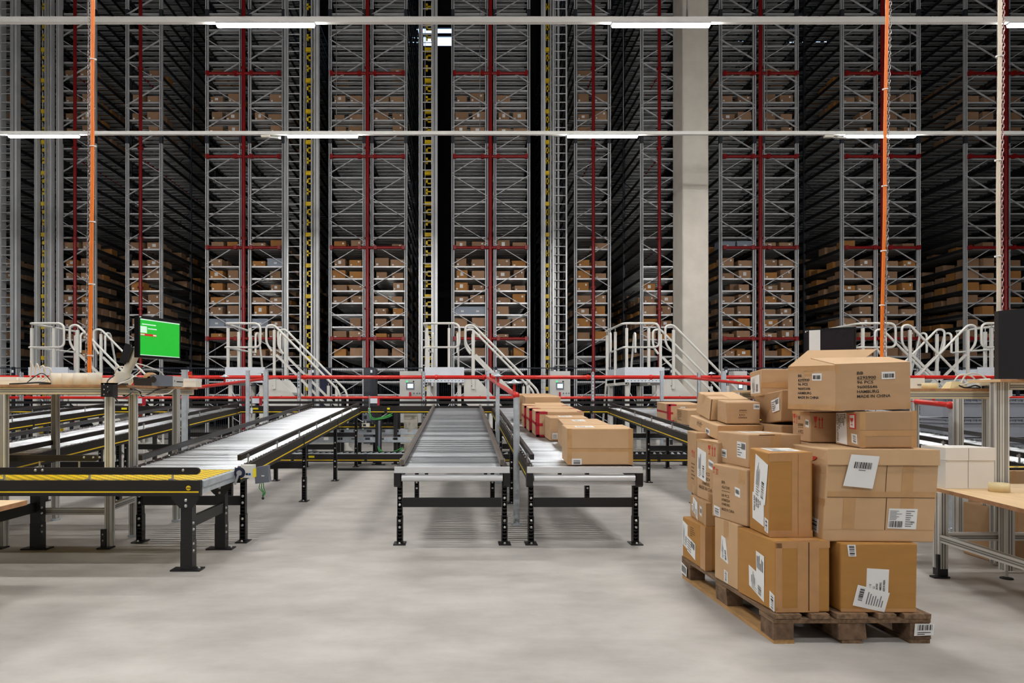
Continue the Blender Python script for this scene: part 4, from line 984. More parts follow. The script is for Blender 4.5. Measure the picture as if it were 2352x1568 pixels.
c.lab_on(c.front, [(.61, .66), (.79, .66), (.79, .82), (.61, .82)], lambda f, m: f.bars(m, .1, .2, .9, .75, n=20)); c.lab_on(c.left, [(.545, .67), (.74, .66), (.74, .83), (.545, .83)], lambda f, m: f.bars(m, .12, .2, .88, .75, n=20))
c.tape(c.left, 0, 0, 1, .12); c.tape(c.left, 0, .88, 1, 1); c.tape(c.left, .38, .78, .58, .9); c.tape(c.front, 0, .82, .06, 1); c.tape(c.front, 0, 0, .05, .15); c.tape(c.front, .95, 0, 1, .15)
def flap(p, q, r, s, th=.005):
    p, q, r, s = map(V, (p, q, r, s)); n = (q-p).cross(s-p).normalized()*th; mb = MB()
    mb.hexa([p, q, r, s, p+n, q+n, r+n, s+n], 'tan_light'); return mb
c.part('flap', flap(C1, R1, at(2041, 821, 3.70), at(1862, 824, 3.63)))
c.part('flap', flap(L1, L1+(R1-C1), at(2014, 803, 4.1), at(1855, 806, 4.02)))
c.part('flap', flap(L1+V((.008, -.02, -.004)), C1+V((.012, .03, -.004)), C1+V((.11, .05, -.05)), L1+V((.1, .0, -.05))))
c.done()
# rear upper cartons
c = carton('plain tall carton wedged at the back, only a strip seen under the tilted carton', (1.937, 4.0), (2.33, 4.0), (1.937, 4.4), DZ, 1.05, 'tan_dark'); c.done()
Lx = lambda px, Y: xat(px, Y)
def hexpx(lab, fl, bl, FRx, m, Yf, Yb, **k):
    """fl, bl: (px, py_bottom, py_top) of the front-left and back-left edges"""
    (x0, yb0, yt0, xt0), (x1, yb1, yt1, xt1) = fl, bl
    B0, T0 = at(x0, yb0, Yf), at(xt0, yt0, Yf); B3, T3 = at(x1, yb1, Yb), at(xt1, yt1, Yb)
    w = V((FRx-B0.x, 0, 0))
    return Carton('cardboard_box', lab, [B0, B0+w, B3+w, B3], [T0, T0+w, T3+w, T3], m, PG, **k)
c = hexpx('tilted carton with a white side label, behind the open carton', (1793, 967, 895, 1796), (1751, 973, 909, 1730), 2.33, 'tan_dark', 4.02, 4.4)
c.lab_on(c.left, [(.63, .32), (.94, .36), (.92, .78), (.62, .72)], fl_side); c.done()
c = hexpx('carton with taped front and a white label, uppermost at the back left', (1748, 909, 847, 1749), (1724, 911, 855, 1722), 2.28, 'tan', 4.25, 4.5)
c.lab_on(c.left, [(.08, .12), (.9, .12), (.86, .82), (.1, .78)], fl_docv); c.tape(c.front, 0, .3, 1, .5, name='packing_tape'); c.tape(c.left, 0, .1, 1, .3); c.done()
c = hexpx('flat wide carton lying on the left column', (1646.7, 1010, 977.6, 1649), (1581.7, 980.8, 952.6, 1585), 1.925, 'tan_light', 4.234, 4.75)
for k in range(5): c.left.rect(c.mb, .3+k*.035, .45-.02*k, .315+k*.035, .8, 'ink_soft')
c.left.rect(c.mb, .28, .62, .5, .66, 'ink_soft'); c.lab_on(c.left, [(.62, .12), (.76, .08), (.76, .5), (.62, .55)], fl_bar, name='small_label'); c.tape(c.front, 0, .7, 1, 1); c.done()
c = hexpx('carton with a tape strip on its side, on the flat carton at the upper left', (1629, 965.6, 915.8, 1633.7), (1598, 947, 899.5, 1604), 1.925, 'tan_light', 4.45, 4.8)
c.tape(c.left, .36, .3, .58, 1); c.tape(c.top, 0, .36, .5, .58); c.top.rect(c.mb, .48, 0, .487, 1, 'seam', .0012); c.front.rect(c.mb, .005, .02, .03, .98, 'seam'); c.done()
c = hexpx('carton printed 6795000 on the flat carton, in front of the taped one', (1668.4, 973.2, 923.4, 1668.4), (1646.7, 965.6, 918, 1647.5), 1.93, 'tan', 4.27, 4.43)
fr = c.front; fr.text(c.mb, '6795000', .38, .58, .6, .66, 'ink_soft'); fr.rect(c.mb, .38, .51, .61, .52, 'ink_soft'); fr.text(c.mb, '8 PCS', .38, .37, .55, .45, 'ink_soft'); fr.text(c.mb, '67009204', .36, .25, .61, .33, 'ink_soft'); c.lab_on(fr, [(.8, .68), (.98, .67), (.98, .9), (.8, .91)], fl_bar, name='small_label'); c.done()

# ------------------------------------------------------------------ cartons on the conveyors
CG = 'cartons on the roller conveyors'
def belt_box(lab, x0, x1, y0, y1, h, m, xb=None, dz=0, tapes='', labels=()):
    xb = x0 if xb is None else xb; g = .003
    b = [V((x0, y0, zb(y0)+g)), V((x1, y0, zb(y0)+g)), V((x1, y1, zb(y1)+g)), V((xb, y1, zb(y1)+g))]
    c = Carton('cardboard_box', lab, b, [p+V((0, 0, h)) for p in b], m, CG)
    if 'r' in tapes:
        for f, u0, u1 in ((c.left, .44, .56), (c.top, .0, .0)):
            if u1: c.tape(f, 0, .44, 1, .56, 'red_tape', 'red_tape'); c.tape(f, .86, 0, 1, 1, 'red_tape', 'red_tape')
        c.tape(c.front, 0, 0, .17, .08, 'red_tape', 'red_tape'); c.tape(c.front, 0, .9, .24, 1, 'red_tape', 'red_tape'); c.tape(c.front, 0, .42, .14, .54, 'red_tape', 'red_tape'); c.tape(c.front, 0, 0, .07, 1, 'red_tape', 'red_tape'); c.tape(c.top, .0, .0, .2, .14, 'red_tape', 'red_tape'); c.tape(c.top, .86, .0, 1, .14, 'red_tape', 'red_tape')
    if 't' in tapes: c.tape(c.front, 0, .36, 1, .45); seamline(c, c.front, .02, .448, .98, .454); c.tape(c.front, 0, 0, .07, 1); c.tape(c.front, .93, 0, 1, 1)
    for face, uv, fill in labels: c.lab_on(getattr(c, face), uv, fill)
    return c
Rr = lambda *a: [(a[0], a[1]), (a[2], a[1]), (a[2], a[3]), (a[0], a[3])]
belt_box('big tan carton at the end of the laden roller conveyor', .892, 1.445, 5.56, 5.9, .303, 'tan_light', .9, tapes='t', labels=[('front', Rr(.07, .0, .22, .17), fl_barh), ('top', Rr(.16, .3, .45, .6), fl_doc)]).done()
belt_box('tan carton second from the end of the laden roller conveyor', 1.0, 1.45, 6.45, 7.04, .25, 'tan', 1.03, labels=[('top', Rr(.3, .5, .6, .8), fl_doc)]).done()
belt_box('carton third from the conveyor end, before the red-taped ones', .962, 1.377, 7.16, 7.48, .248, 'tan', .949, labels=[('front', Rr(.06, .08, .2, .34), fl_barh), ('top', Rr(.3, .4, .65, .75), fl_doc)]).done()
belt_box('red-taped carton nearest the conveyor end', .854, 1.40, 7.53, 7.96, .284, 'tan', tapes='r', labels=[('front', Rr(.2, .1, .42, .3), fl_barh)]).done()
belt_box('red-taped carton in the middle of the three on the laden conveyor', .828, 1.385, 8.0, 8.4, .286, 'tan', tapes='r').done()
belt_box('red-taped carton rearmost of three on the laden conveyor', .81, 1.37, 8.44, 8.82, .286, 'tan', tapes='r').done()
belt_box('small plain carton behind the three red-taped ones', 1.0, 1.38, 8.86, 9.04, .285, 'tan_light').done()
belt_box('tall carton second to last at the far end of the laden conveyor', .88, 1.37, 9.1, 9.5, .36, 'tan', tapes='').done()
belt_box('tall carton at the very far end of the laden conveyor', .834, 1.33, 9.56, 9.95, .36, 'tan_dark', labels=[('front', Rr(.1, .04, .22, .16), fl_barh)]).done()
belt_box('red-taped carton on the roller conveyor behind the pallet', 2.918, 3.38, 9.304, 9.81, .244, 'tan', 2.903, tapes='r', labels=[('front', Rr(.3, .06, .55, .26), fl_barh), ('front', Rr(.36, .6, .5, .85), fl_bar)]).done()
c = belt_box('small scuffed carton in front of the red-taped one behind the pallet', 3.01, 3.4, 8.797, 9.15, .2, 'tan_dark', 2.98)
c.left.lines(c.mb, .1, .2, .5, .9, 6, 'ink_soft'); c.done()

# ------------------------------------------------------------------ left packing table
def profile(t, p, q, w=.056, name='leg', m='alu', foot=False):
    b = MB(); p, q = V(p), V(q); b.bar(p, q, w, w, m)
    d = (q-p).normalized(); up = V((0, 0, 1)) if abs(d.z) < .9 else V((0, 1, 0)); sx = d.cross(up).normalized(); sy = sx.cross(d)
    for s in (sx, sy, -sx, -sy):
        o = s*(w/2+.0003); k = d.cross(s).normalized()*.005
        for j in (-1, 1):
            e = d.cross(s).normalized()*(w*.14*j)
            a = [p+o+e-k, p+o+e+k, q+o+e+k, q+o+e-k]; b.quad(*a, 'groove')
    if foot: b.box(p.x-.05, p.y-.045, .001, p.x-.012, p.y-.028, .16, 'dark_plastic'); b.box(p.x-.075, p.y-.06, .001, p.x+.03, p.y+.03, .012, 'dark_plastic'); b.ball((p.x-.03, p.y-.05, .07), .008, 'bolt', 6); b.ball((p.x-.03, p.y-.05, .12), .008, 'bolt', 6)
    return b.build(name, t)
TZ = 1.322
t = thing('packing_table', 'high packing table with plywood top and aluminium legs, left', 'table', (-3.7, 6.1, 0))
b = MB(); b.box(-5.2, 5.32, TZ-.02, -2.80, 7.03, TZ, 'plywood'); b.box(-5.2, 5.318, TZ-.019, -2.80, 5.32, TZ-.001, 'ply_edge'); b.box(-2.80, 5.32, TZ-.019, -2.798, 7.03, TZ-.001, 'ply_edge'); b.build('tabletop', t)
for p, q in (((-5.2, 5.36, TZ-.05), (-2.83, 5.36, TZ-.05)), ((-5.2, 6.98, TZ-.05), (-2.83, 6.98, TZ-.05)), ((-2.846, 5.39, TZ-.05), (-2.846, 6.95, TZ-.05))): profile(t, p, q, .056, 'frame_rail', 'profile_tan')
for x, y, f in ((-2.846, 5.36, 1), (-3.706, 5.36, 1), (-2.87, 5.795, 0), (-2.80, 6.506, 0), (-4.03, 6.576, 0), (-5.1, 6.5, 0)):
    lg = profile(t, (x, y, .02), (x, y, TZ-.078 if y in (5.36,) else TZ-.021), .056, 'leg', 'alu', f)
    if not f: b = MB(); b.cyl((x, y, .0005), (x, y, .02), .045, 'galv', 12); b.build('foot', lg)
profile(t, (-2.846, 5.39, .33), (-2.87, 5.77, .33), .05, 'side_stretcher'); profile(t, (-3.7, 5.40, .29), (-2.88, 5.40, .29), .05, 'cross_stretcher')
# low board at the lower left corner of the view
t = thing('work_table', 'corner of a low wooden work table at the left picture edge', 'table', (-3.2, 3.8, 0))
zt = .583; xe = xat(57, 4.08)
b = MB(); b.box(-4.2, 3.3, zt-.03, xe, 4.10, zt, 'plywood'); b.box(xe, 3.3, zt-.029, xe+.002, 4.10, zt-.001, 'ply_edge'); b.build('tabletop', t)
for x in (-4.1, -3.0):
    for y in (3.4, 4.0): profile(t, (x, y, .012), (x, y, zt-.031), .05, 'leg', 'alu', 0)

# things on the left table
def lroll(px0, px1, py0, py1, Y, lab):
    x0, x1 = xat(px0, Y), xat(px1, Y); r = (x1-x0)/2; h = (py1-py0)*Y/F; c = ((x0+x1)/2, Y, TZ+.001)
    b = MB(); b.lathe(c, [(r*.35, 0), (r, 0), (r, h), (r*.97, h+.001), (r*.38, h), (r*.36, h-.03), (r*.35, 0)], 'roll_paper', 24)
    tag(b.build('paper_roll', None, c), lab, 'paper roll', 'label rolls on the left table'); return c
lroll(118, 145, 854, 881, 5.62, 'cream label roll, leftmost of the four on the table')
lroll(143, 170, 854, 881, 5.56, 'cream label roll, second of the four on the table')
lroll(170, 200, 854, 881, 5.50, 'cream label roll with a small mark, third of four')
lroll(203, 233, 854, 881, 5.46, 'cream label roll, standing apart as the last of four')
for i, (a, c, py, Y, lab) in enumerate(((-60, 38, 866, 6.0, 'low white carton at the left picture edge on the table'), (38, 76, 867, 6.05, 'low white carton behind the black cable on the table'), (76, 122, 868, 6.1, 'low white carton left of the label rolls'), (232, 262, 868, 6.0, 'low white carton right of the label rolls'))):
    b = MB(); x0, x1 = xat(a, Y), xat(c, Y)-.004; h = zat(py, Y)-TZ
    b.box(x0, Y, TZ+.001, x1, Y+.25, TZ+h, 'roll_paper'); b.box(x0-.002, Y-.003, TZ+h-.03, x1+.002, Y+.25, TZ+h+.003, 'white_box'); tag(b.build('white_carton', None, ((x0+x1)/2, Y, TZ)), lab, 'box', 'low white cartons on the left table')
b = MB()
for k in range(4):
    o = k*.035; b.tube(spline([(-3.75+o, 5.75+o, TZ+.02), (-3.70+o, 5.7, TZ+.14), (-3.78+o*1.6+.1, 5.66, TZ+.2-.02*k), (-3.66+o, 5.7, TZ+.06), (-3.72+o, 5.62, TZ+.012)]), .006, 'cable_white', 6)
tag(b.build('cable_loops', None, (-3.7, 5.7, TZ)), 'white cable loops at the left end of the table', 'cable')
b = MB(); b.tube(spline([(-3.75, 5.5, TZ+.008), (-3.6, 5.45, TZ+.012), (-3.5, 5.5, TZ+.02), (-3.47, 5.6, TZ+.012), (-3.6, 5.65, TZ+.008)]), .007, 'cable_black', 6); b.tube(spline([(-3.62, 5.5, TZ+.01), (-3.55, 5.6, TZ+.1), (-3.47, 5.62, TZ+.02)]), .004, 'cable_black', 6)
tag(b.build('cable_loops', None, (-3.6, 5.5, TZ)), 'black cable coil lying before the low white cartons', 'cable')
# monitor on its arm
MY = 5.55
t = thing('monitor', 'black monitor with a bright green screen on a tilted arm', 'monitor', at(285, 885, MY))
P = lambda px, py, Y: at(px, py, Y)
ya, yb_ = 5.50, 5.50*96/88*.985
ya, yb_ = 5.30, 5.72
q = [P(318, 820.5, ya), P(415, 829, yb_), P(415.5, 740, yb_), P(318, 723, ya)]
# keep the panel plane vertical and rectangular
w_ = V((q[1].x-q[0].x, q[1].y-q[0].y, 0)); h_ = (q[3].z-q[0].z+q[2].z-q[1].z)/2; z0 = q[0].z
nrm = V((w_.y, -w_.x, 0)).normalized()
o0 = V((q[0].x, q[0].y, z0))
tl = V((.0, 0, 0))
fc = Face(o0, o0+w_, o0+w_+V((0, 0, h_)), o0+V((0, 0, h_)))
bk = -nrm*.045
b = MB(); b.hexa([fc.c[0], fc.c[1], fc.c[1]+bk, fc.c[0]+bk, fc.c[3], fc.c[2], fc.c[2]+bk, fc.c[3]+bk], 'bezel')
fc.rect(b, .02, .955, .06, .985, 'paper', .001); b.build('casing', t)
b = MB(); s_ = Face(fc.P(.035, .06, .002), fc.P(.965, .06, .002), fc.P(.965, .93, .002), fc.P(.035, .93, .002))
s_.rect(b, 0, 0, 1, 1, 'screen_green', 0); s_.rect(b, 0, .97, 1, 1, 'screen_pale', .001); s_.rect(b, 0, .0, 1, .02, 'screen_pale', .001)
s_.rect(b, .0, .62, .16, .8, 'screen_pale', .001); s_.rect(b, .04, .84, .38, .87, 'screen_pale', .001); s_.rect(b, .18, .73, .4, .76, 'screen_pale', .001); s_.rect(b, 0, .54, .4, .6, 'screen_red', .001); s_.rect(b, .0, .555, .1, .585, 'screen_pale', .002); s_.rect(b, .31, .555, .39, .585, 'screen_pale', .002)
b.build('screen', t)
b = MB(); e0 = P(283, 868, MY); e1 = P(318, 800, MY); m0 = fc.P(.35, .45)+bk
b.tube(spline([e0, e0+(e1-e0)*.5, e1, m0], 6), .037, 'cream', 12); b.cyl(e0+V((0, -.055, 0)), e0+V((0, .055, 0)), .056, 'cream', 16); b.build('arm', t)
b = MB(); b.bar(P(289, 830, MY-.04), P(300, 796, MY-.04), .045, .06, 'dark_plastic'); b.bar(P(281, 834, MY-.045), P(296, 790, MY-.045), .02, .05, 'dark_plastic'); b.build('power_brick', t)
g = P(284, 884, 5.50); b = MB(); b.cyl((g.x, 5.50, TZ+.001), (g.x, 5.50, TZ+.1), .056, 'cream', 14); b.build('stand', t)
b = MB(); b.box(g.x-.045, 5.235, TZ-.1, g.x+.05, 5.31, TZ+.012, 'dark_plastic'); b.box(g.x-.045, 5.235, TZ+.001, g.x+.05, 5.52, TZ+.012, 'dark_plastic')
for i in range(5): b.ball((g.x-.02+.03*(i % 2), 5.234, TZ-.08+.02*i), .006, 'bolt', 6)
b.build('clamp', t)
b = MB(); b.tube(spline([P(262, 862, 5.42), P(247, 875, 5.3), P(250, 893, 5.25), P(258, 905, 5.25), P(266, 915, 5.25), P(272, 925, 5.25)]), .006, 'cable_black', 6); b.tube(spline([P(300, 868, 5.45), P(252, 895, 5.24), P(258, 910, 5.25), P(285, 912, 5.25), P(303, 900, 5.3), P(310, 888, 5.6)]), .005, 'cable_black', 6); b.tube(spline([P(325, 850, 5.42), P(300, 870, 5.4), P(266, 884, 5.3), P(262, 890, 5.28)]), .005, 'cable_white', 6); b.build('cables', t)
# tape dispenser, scanner and small boxes on the table side
c0 = at(346, 866, 6.15); t = thing('tape_dispenser', 'black tape dispenser holding a brown roll, beside the monitor arm', 'tape dispenser', (c0.x, 6.15, TZ))
b = MB(); b.lathe((0, 0, 0), [(.025, -.025), (.062, -.025), (.062, .025), (.025, .025), (.025, -.025)], 'tape', 22); b.v = [V((p.x+c0.x+.0, p.z+6.15, p.y+TZ+.066)) for p in b.v]; b.build('tape', t)
b = MB(); b.box(c0.x-.12, 6.08, TZ+.001, c0.x+.07, 6.1, TZ+.075, 'dark_plastic'); b.box(c0.x-.12, 6.10, TZ+.001, c0.x+.07, 6.2, TZ+.006, 'dark_plastic'); b.cyl((c0.x-.11, 6.09, TZ+.055), (c0.x-.11, 6.19, TZ+.055), .03, 'dark_plastic', 12); b.build('frame', t)
p0, p1 = at(348, 884, 6.0), at(422, 884, 6.35); t = thing('label_printer', 'slate grey label printer with a silver front on the table edge', 'printer', ((p0.x+p1.x)/2, 6.2, TZ))
x0, x1 = -3.03, -2.83
def ptx(a): return (-2.99+.0*a)
b = MB(); A_, B_ = V((xat(350, 6.05), 6.05, TZ+.001)), V((xat(397, 6.22), 6.22, TZ+.001)); C_ = V((xat(421, 6.30), 6.30, TZ+.001)); up = V((0, 0, .105)); bk2 = V((-.10, .14, 0))
b.hexa([A_, B_, B_+bk2, A_+bk2, A_+up, B_+up*.92, B_+bk2+up*.92, A_+bk2+up], 'mid_grey'); b.cyl(A_+V((.01, -.004, .06)), A_+V((.012, .004, .06)), .03, 'dark_plastic', 12); b.build('body', t)
b = MB(); b.hexa([B_, C_, C_+bk2, B_+bk2, B_+up*.92, C_+up*.86, C_+bk2+up*.86, B_+bk2+up*.92], 'cab_grey'); f = Face(B_, C_, C_+up*.86, B_+up*.92); f.rect(b, .35, .42, .95, .52, 'dark_plastic', .002); f.rect(b, .15, .45, .2, .6, 'dark_plastic', .002); b.build('front_panel', t)
p = at(440, 880, 6.75); b = MB(); b.box(p.x-.075, 6.7, TZ+.001, p.x+.06, 6.86, TZ+.085, 'roll_paper'); b.box(p.x-.077, 6.698, TZ+.06, p.x+.062, 6.862, TZ+.088, 'white_box'); tag(b.build('white_carton', None, (p.x, 6.78, TZ)), 'small white carton at the right corner of the left table', 'box')
b = MB(); b.tube(spline([(-2.97, 5.75, TZ+.05), (-3.0, 5.85, TZ+.13), (-2.93, 5.9, TZ+.2), (-2.86, 6.1, TZ+.17), (-2.84, 6.3, TZ+.12), (-2.9, 6.5, TZ+.01)]), .006, 'cable_white', 6); b.tube(spline([(-2.95, 5.8, TZ+.02), (-2.98, 5.7, TZ+.12), (-2.92, 5.72, TZ+.16), (-2.88, 5.8, TZ+.05), (-2.95, 5.9, TZ+.01)]), .006, 'cable_white', 6)
tag(b.build('cable_loops', None, (-2.95, 5.8, TZ)), 'white cable arching over the tape dispenser', 'cable')
b = MB(); b.tube(spline([at(300, 893, 5.6), at(320, 898, 5.75), at(326, 910, 5.8), at(345, 903, 5.9), at(360, 895, 6.1), (-2.8, 6.3, TZ-.01)]), .006, 'cable_black', 6); b.tube(spline([at(313, 893, 5.65), at(327, 900, 5.75), at(326, 908, 5.8), at(380, 905, 6.0), at(400, 893, 6.3)]), .004, 'cable_white', 6)
tag(b.build('hanging_cables', None, at(320, 893, 5.7)), 'black and white cables hanging under the side of the left table', 'cable')
# red and yellow beacon
p = at(432, 858, 9.0); b = MB(); b.box(p.x-.03, 9.0, p.z-.02, p.x+.035, 9.05, p.z+.03, 'red_pipe'); b.box(p.x-.03, 9.0, p.z-.035, p.x+.035, 9.05, p.z-.021, 'orange'); b.box(p.x-.02, 9.01, 1.0, p.x, 9.03, p.z-.036, 'galv'); tag(b.build('emergency_button', None, p), 'red and orange push button box behind the printer', 'switch')

# hanging hoses with chains
def chain_mesh(b, pts, link=.03, r=.0035, m='chain'):
    pts = [V(p) for p in pts]; k = 0; i = 0; acc = pts[0].copy()
    L = sum((pts[j+1]-pts[j]).length for j in range(len(pts)-1)); n = int(L/link); seg = 0; d = 0
    cum = [0]
    for j in range(len(pts)-1): cum.append(cum[-1]+(pts[j+1]-pts[j]).length)
    for q in range(n):
        s = q*link
        while seg < len(pts)-2 and s > cum[seg+1]: seg += 1
        f_ = (s-cum[seg])/(cum[seg+1]-cum[seg]); p = pts[seg].lerp(pts[seg+1], f_); dr = (pts[seg+1]-pts[seg]).normalized()
        sd = V((1, 0, 0)) if q % 2 else V((.5, .86, 0)); a = link*.66; w = link*.32
        b.tube([p+dr*(a*math.sin(x))+sd*(w*math.cos(x)) for x in [2*math.pi*y/8 for y in range(8)]], r, m, 4, True)
def hose(lab, pxs, Y, m, cm, side, r=.018, ties=True, twin=True, cl=''):
    pts = spline([at(px, py, Y) for px, py in pxs], 6)
    t = thing('supply_hose', lab, 'hose', pts[-1], 'supply hoses hanging from above')
    b = MB(); b.tube(pts, r, m, 8)
    if twin: b.tube([p+V((-side*r*1.4, -.004, 0)) for p in pts], r*.8, m, 8)
    b.build('hose', t)
    b = MB(); chain_mesh(b, [p+V((side*(r+.016), .004, 0)) for p in pts], m=cm); b.build('chain', t)
    if ties:
        for k in range(4, len(pts)-2, 6):
            b = MB(); q = pts[k]; b.tube([q+V((math.cos(x)*r*1.9-side*r*.4, math.sin(x)*r*1.5, 0)) for x in [2*math.pi*y/10 for y in range(10)]], .005, 'paper', 5, True); b.box(q.x-side*r*2.6-.006, q.y-.006, q.z-.006, q.x-side*r*2.6+.01, q.y+.006, q.z+.006, 'paper'); b.build('cable_tie', t)
hose('orange hose with a steel chain hanging over the left table', [(212, -620), (212, -200), (212, 10), (211, 200), (211, 400), (209, 560), (207, 700), (204, 858)], 5.75, 'orange', 'chain', -1, .011)
hose('orange hose with a steel chain hanging behind the open carton', [(2041, -620), (2040, -200), (2039, 0), (2034, 300), (2033, 480), (2030, 620), (2027, 740), (2026, 860)], 5.6, 'orange', 'chain', 1, .0095)
hose('pale hose with a rose-tinted chain hanging over the dark screen at right', [(2300, -800), (2299, -200), (2298, 0), (2297, 200), (2294, 450), (2295, 650), (2294, 800), (2293, 866)], 4.9, 'white_hose', 'chain_rose', 1, .010)

# ------------------------------------------------------------------ right-hand tables
RZ = 1.286; RYf = 5.0
t = thing('packing_table', 'high packing table with plywood top behind the pallet, right', 'table', (3.8, 5.6, 0))
xr = xat(2286, RYf)
b = MB(); b.box(2.75, RYf-.03, RZ-.02, xr+.01, 6.6, RZ, 'plywood'); b.box(2.75, RYf-.032, RZ-.019, xr+.01, RYf-.03, RZ-.001, 'ply_edge'); b.build('tabletop', t)
profile(t, (2.75, RYf, RZ-.05), (xr, RYf, RZ-.05), .056, 'frame_rail', 'profile_tan'); profile(t, (2.75, 6.5, RZ-.05), (xr, 6.5, RZ-.05), .056, 'frame_rail', 'profile_tan')
for x, y in ((xat(2270, RYf), RYf), (xat(2201, 5.9), 5.9), (2.8, 6.5), (2.8, RYf), (xat(2200, 6.4)-.35, 6.5)): profile(t, (x, y, .012), (x, y, RZ-.079 if y in (RYf, 6.5) else RZ-.021), .056, 'leg', 'alu', 0)
# things on it
p = at(2108, 880, 5.5); b = MB(); x0, x1 = xat(2070, 5.35), xat(2124, 5.35); b.box(x0, 5.35, RZ+.001, x1, 5.6, zat(868, 5.35), 'white_box'); b.box(x1-.06, 5.347, RZ+.03, x1-.03, 5.35, RZ+.04, 'ink_grey'); tag(b.build('white_carton', None, (p.x, 5.4, RZ)), 'white carton beside the printed open carton on the right table', 'box')
for k, (px, lab) in enumerate(((2134, 'clear tape roll beside the white carton on the right table'), (2150, 'clear tape roll in the middle of the right table'), (2166, 'clear tape roll leaning by the white cables'))):
    x = xat(px, 5.25); b = MB(); b.lathe((x, 5.25+.07*k, RZ+.001), [(.035, 0), (.05, 0), (.05, .045), (.035, .045), (.035, 0)], 'tape_roll', 20); tag(b.build('tape_roll', None, (x, 5.25+.07*k, RZ)), lab, 'tape roll', 'tape rolls on the right table')
b = MB(); x = xat(2178, 5.3); b.hexa([(x-.06, 5.2, RZ+.001), (x+.09, 5.2, RZ+.001), (x+.09, 5.3, RZ+.001), (x-.06, 5.3, RZ+.001), (x-.03, 5.22, RZ+.06), (x+.04, 5.22, RZ+.055), (x+.05, 5.28, RZ+.05), (x-.03, 5.28, RZ+.055)], 'tape_roll'); tag(b.build('tape_bundle', None, (x, 5.25, RZ)), 'crumpled pale tape heap on the right table', 'tape')
b = MB(); q = lambda px, py, Y=5.15: at(px, py, Y)
b.tube(spline([q(2191, 876), q(2200, 864), q(2212, 860), q(2230, 863), q(2238, 872), q(2222, 880), q(2205, 885)]), .006, 'cable_white', 6); b.tube(spline([q(2208, 880), q(2216, 864), q(2232, 857), q(2255, 862), q(2269, 874)]), .006, 'cable_white', 6); b.tube(spline([q(2203, 885), q(2218, 890), q(2240, 885), q(2252, 890), q(2235, 891), q(2220, 890)]), .006, 'cable_black', 6)
tag(b.build('cable_loops', None, q(2220, 888)), 'tangle of white and black cables on the right table', 'cable')
b = MB(); b.cyl(q(2248, 878), q(2272, 877), .028, 'white_paint', 12); b.cyl(q(2272, 877), q(2284, 881), .03, 'dark_plastic', 12); b.box(q(2272, 877).x, 5.14, RZ+.001, q(2284, 881).x, 5.2, RZ+.02, 'dark_plastic'); tag(b.build('hand_scanner', None, q(2265, 885)), 'white and black hand scanner on the right table', 'scanner')
# dark monitor behind the open carton
t = thing('monitor', 'dark monitor with a white note on its edge, behind the open carton', 'monitor', at(1905, 880, 5.45))
ya, yb2 = 5.45, 5.25
q0, q1 = at(1847, 0, ya), at(1966, 0, yb2)
z0, z1 = zat(840, 5.4), zat(753, 5.35); a_, b_ = V((q0.x, ya, z0)), V((q1.x, yb2, z0)); u_ = V((0, 0, z1-z0))
fc = Face(a_, b_, b_+u_, a_+u_); bk = -fc.n*.05
b = MB(); b.hexa([fc.c[0], fc.c[1], fc.c[1]+bk, fc.c[0]+bk, fc.c[3], fc.c[2], fc.c[2]+bk, fc.c[3]+bk], 'bezel'); fc.rect(b, .02, .91, .08, .95, 'paper', .001); b.build('casing', t)
b = MB(); fc.rect(b, .04, .06, .96, .94, 'screen_off', .002); b.build('screen', t)
b = MB(); fc.rect(b, .10, .1, .32, .96, 'paper', .004); b.build('note', t)
m0 = (a_+b_)/2+bk; b = MB(); b.cyl((m0.x, m0.y+.05, RZ+.012), (m0.x, m0.y+.05, z0+.15), .025, 'cream', 10); b.bar((m0.x, m0.y+.05, z0+.15), m0+V((0, 0, .15)), .04, .04, 'cream'); b.build('stand', t)
b = MB(); b.cyl((m0.x, m0.y+.05, RZ+.001), (m0.x, m0.y+.05, RZ+.012), .12, 'cream', 20); b.build('base', t)
# widen the tabletop under that monitor
b = MB(); b.box(2.70, 5.2, RZ-.02, 2.749, 6.6, RZ, 'plywood'); b.build('tabletop_extension', bpy.data.objects['packing_table.001'])

# low work table at the right edge
WZ = .6; X0 = 3.2
t = thing('work_table', 'low wooden work table with aluminium frame at the right edge', 'table', (3.9, 4.2, 0))
b = MB(); b.add([(3.255, 4.50, WZ), (3.08, 3.4, WZ), (5.2, 3.4, WZ), (5.2, 4.74, WZ), (3.22, 4.74, WZ), (3.255, 4.50, WZ-.025), (3.08, 3.4, WZ-.025), (5.2, 3.4, WZ-.025), (5.2, 4.74, WZ-.025), (3.22, 4.74, WZ-.025)], [(0, 1, 2, 3, 4), (9, 8, 7, 6, 5)], 'plywood')
b.add([(3.255, 4.50, WZ), (3.08, 3.4, WZ), (5.2, 3.4, WZ), (5.2, 4.74, WZ), (3.22, 4.74, WZ), (3.255, 4.50, WZ-.025), (3.08, 3.4, WZ-.025), (5.2, 3.4, WZ-.025), (5.2, 4.74, WZ-.025), (3.22, 4.74, WZ-.025)], [(i, 5+i, 5+(i+1) % 5, (i+1) % 5) for i in range(5)], 'ply_edge'); b.build('tabletop', t)
lx = xat(2160, 4.5)
profile(t, (lx, 4.5, .06), (lx, 4.5, WZ-.026), .062, 'leg'); profile(t, (xat(2312, 4.45), 4.45, .06), (xat(2312, 4.45), 4.45, WZ-.026), .062, 'leg'); profile(t, (3.2, 3.5, .06), (3.2, 3.5, WZ-.026), .06, 'leg'); profile(t, (5.0, 3.5, .06), (5.0, 3.5, WZ-.026), .06, 'leg'); profile(t, (5.0, 4.6, .06), (5.0, 4.6, WZ-.026), .06, 'leg')
profile(t, (lx+.03, 4.52, .27), (5.0, 4.52, .27), .05, 'back_stretcher'); profile(t, (lx, 4.47, .265), (3.2, 3.53, .265), .05, 'side_stretcher')
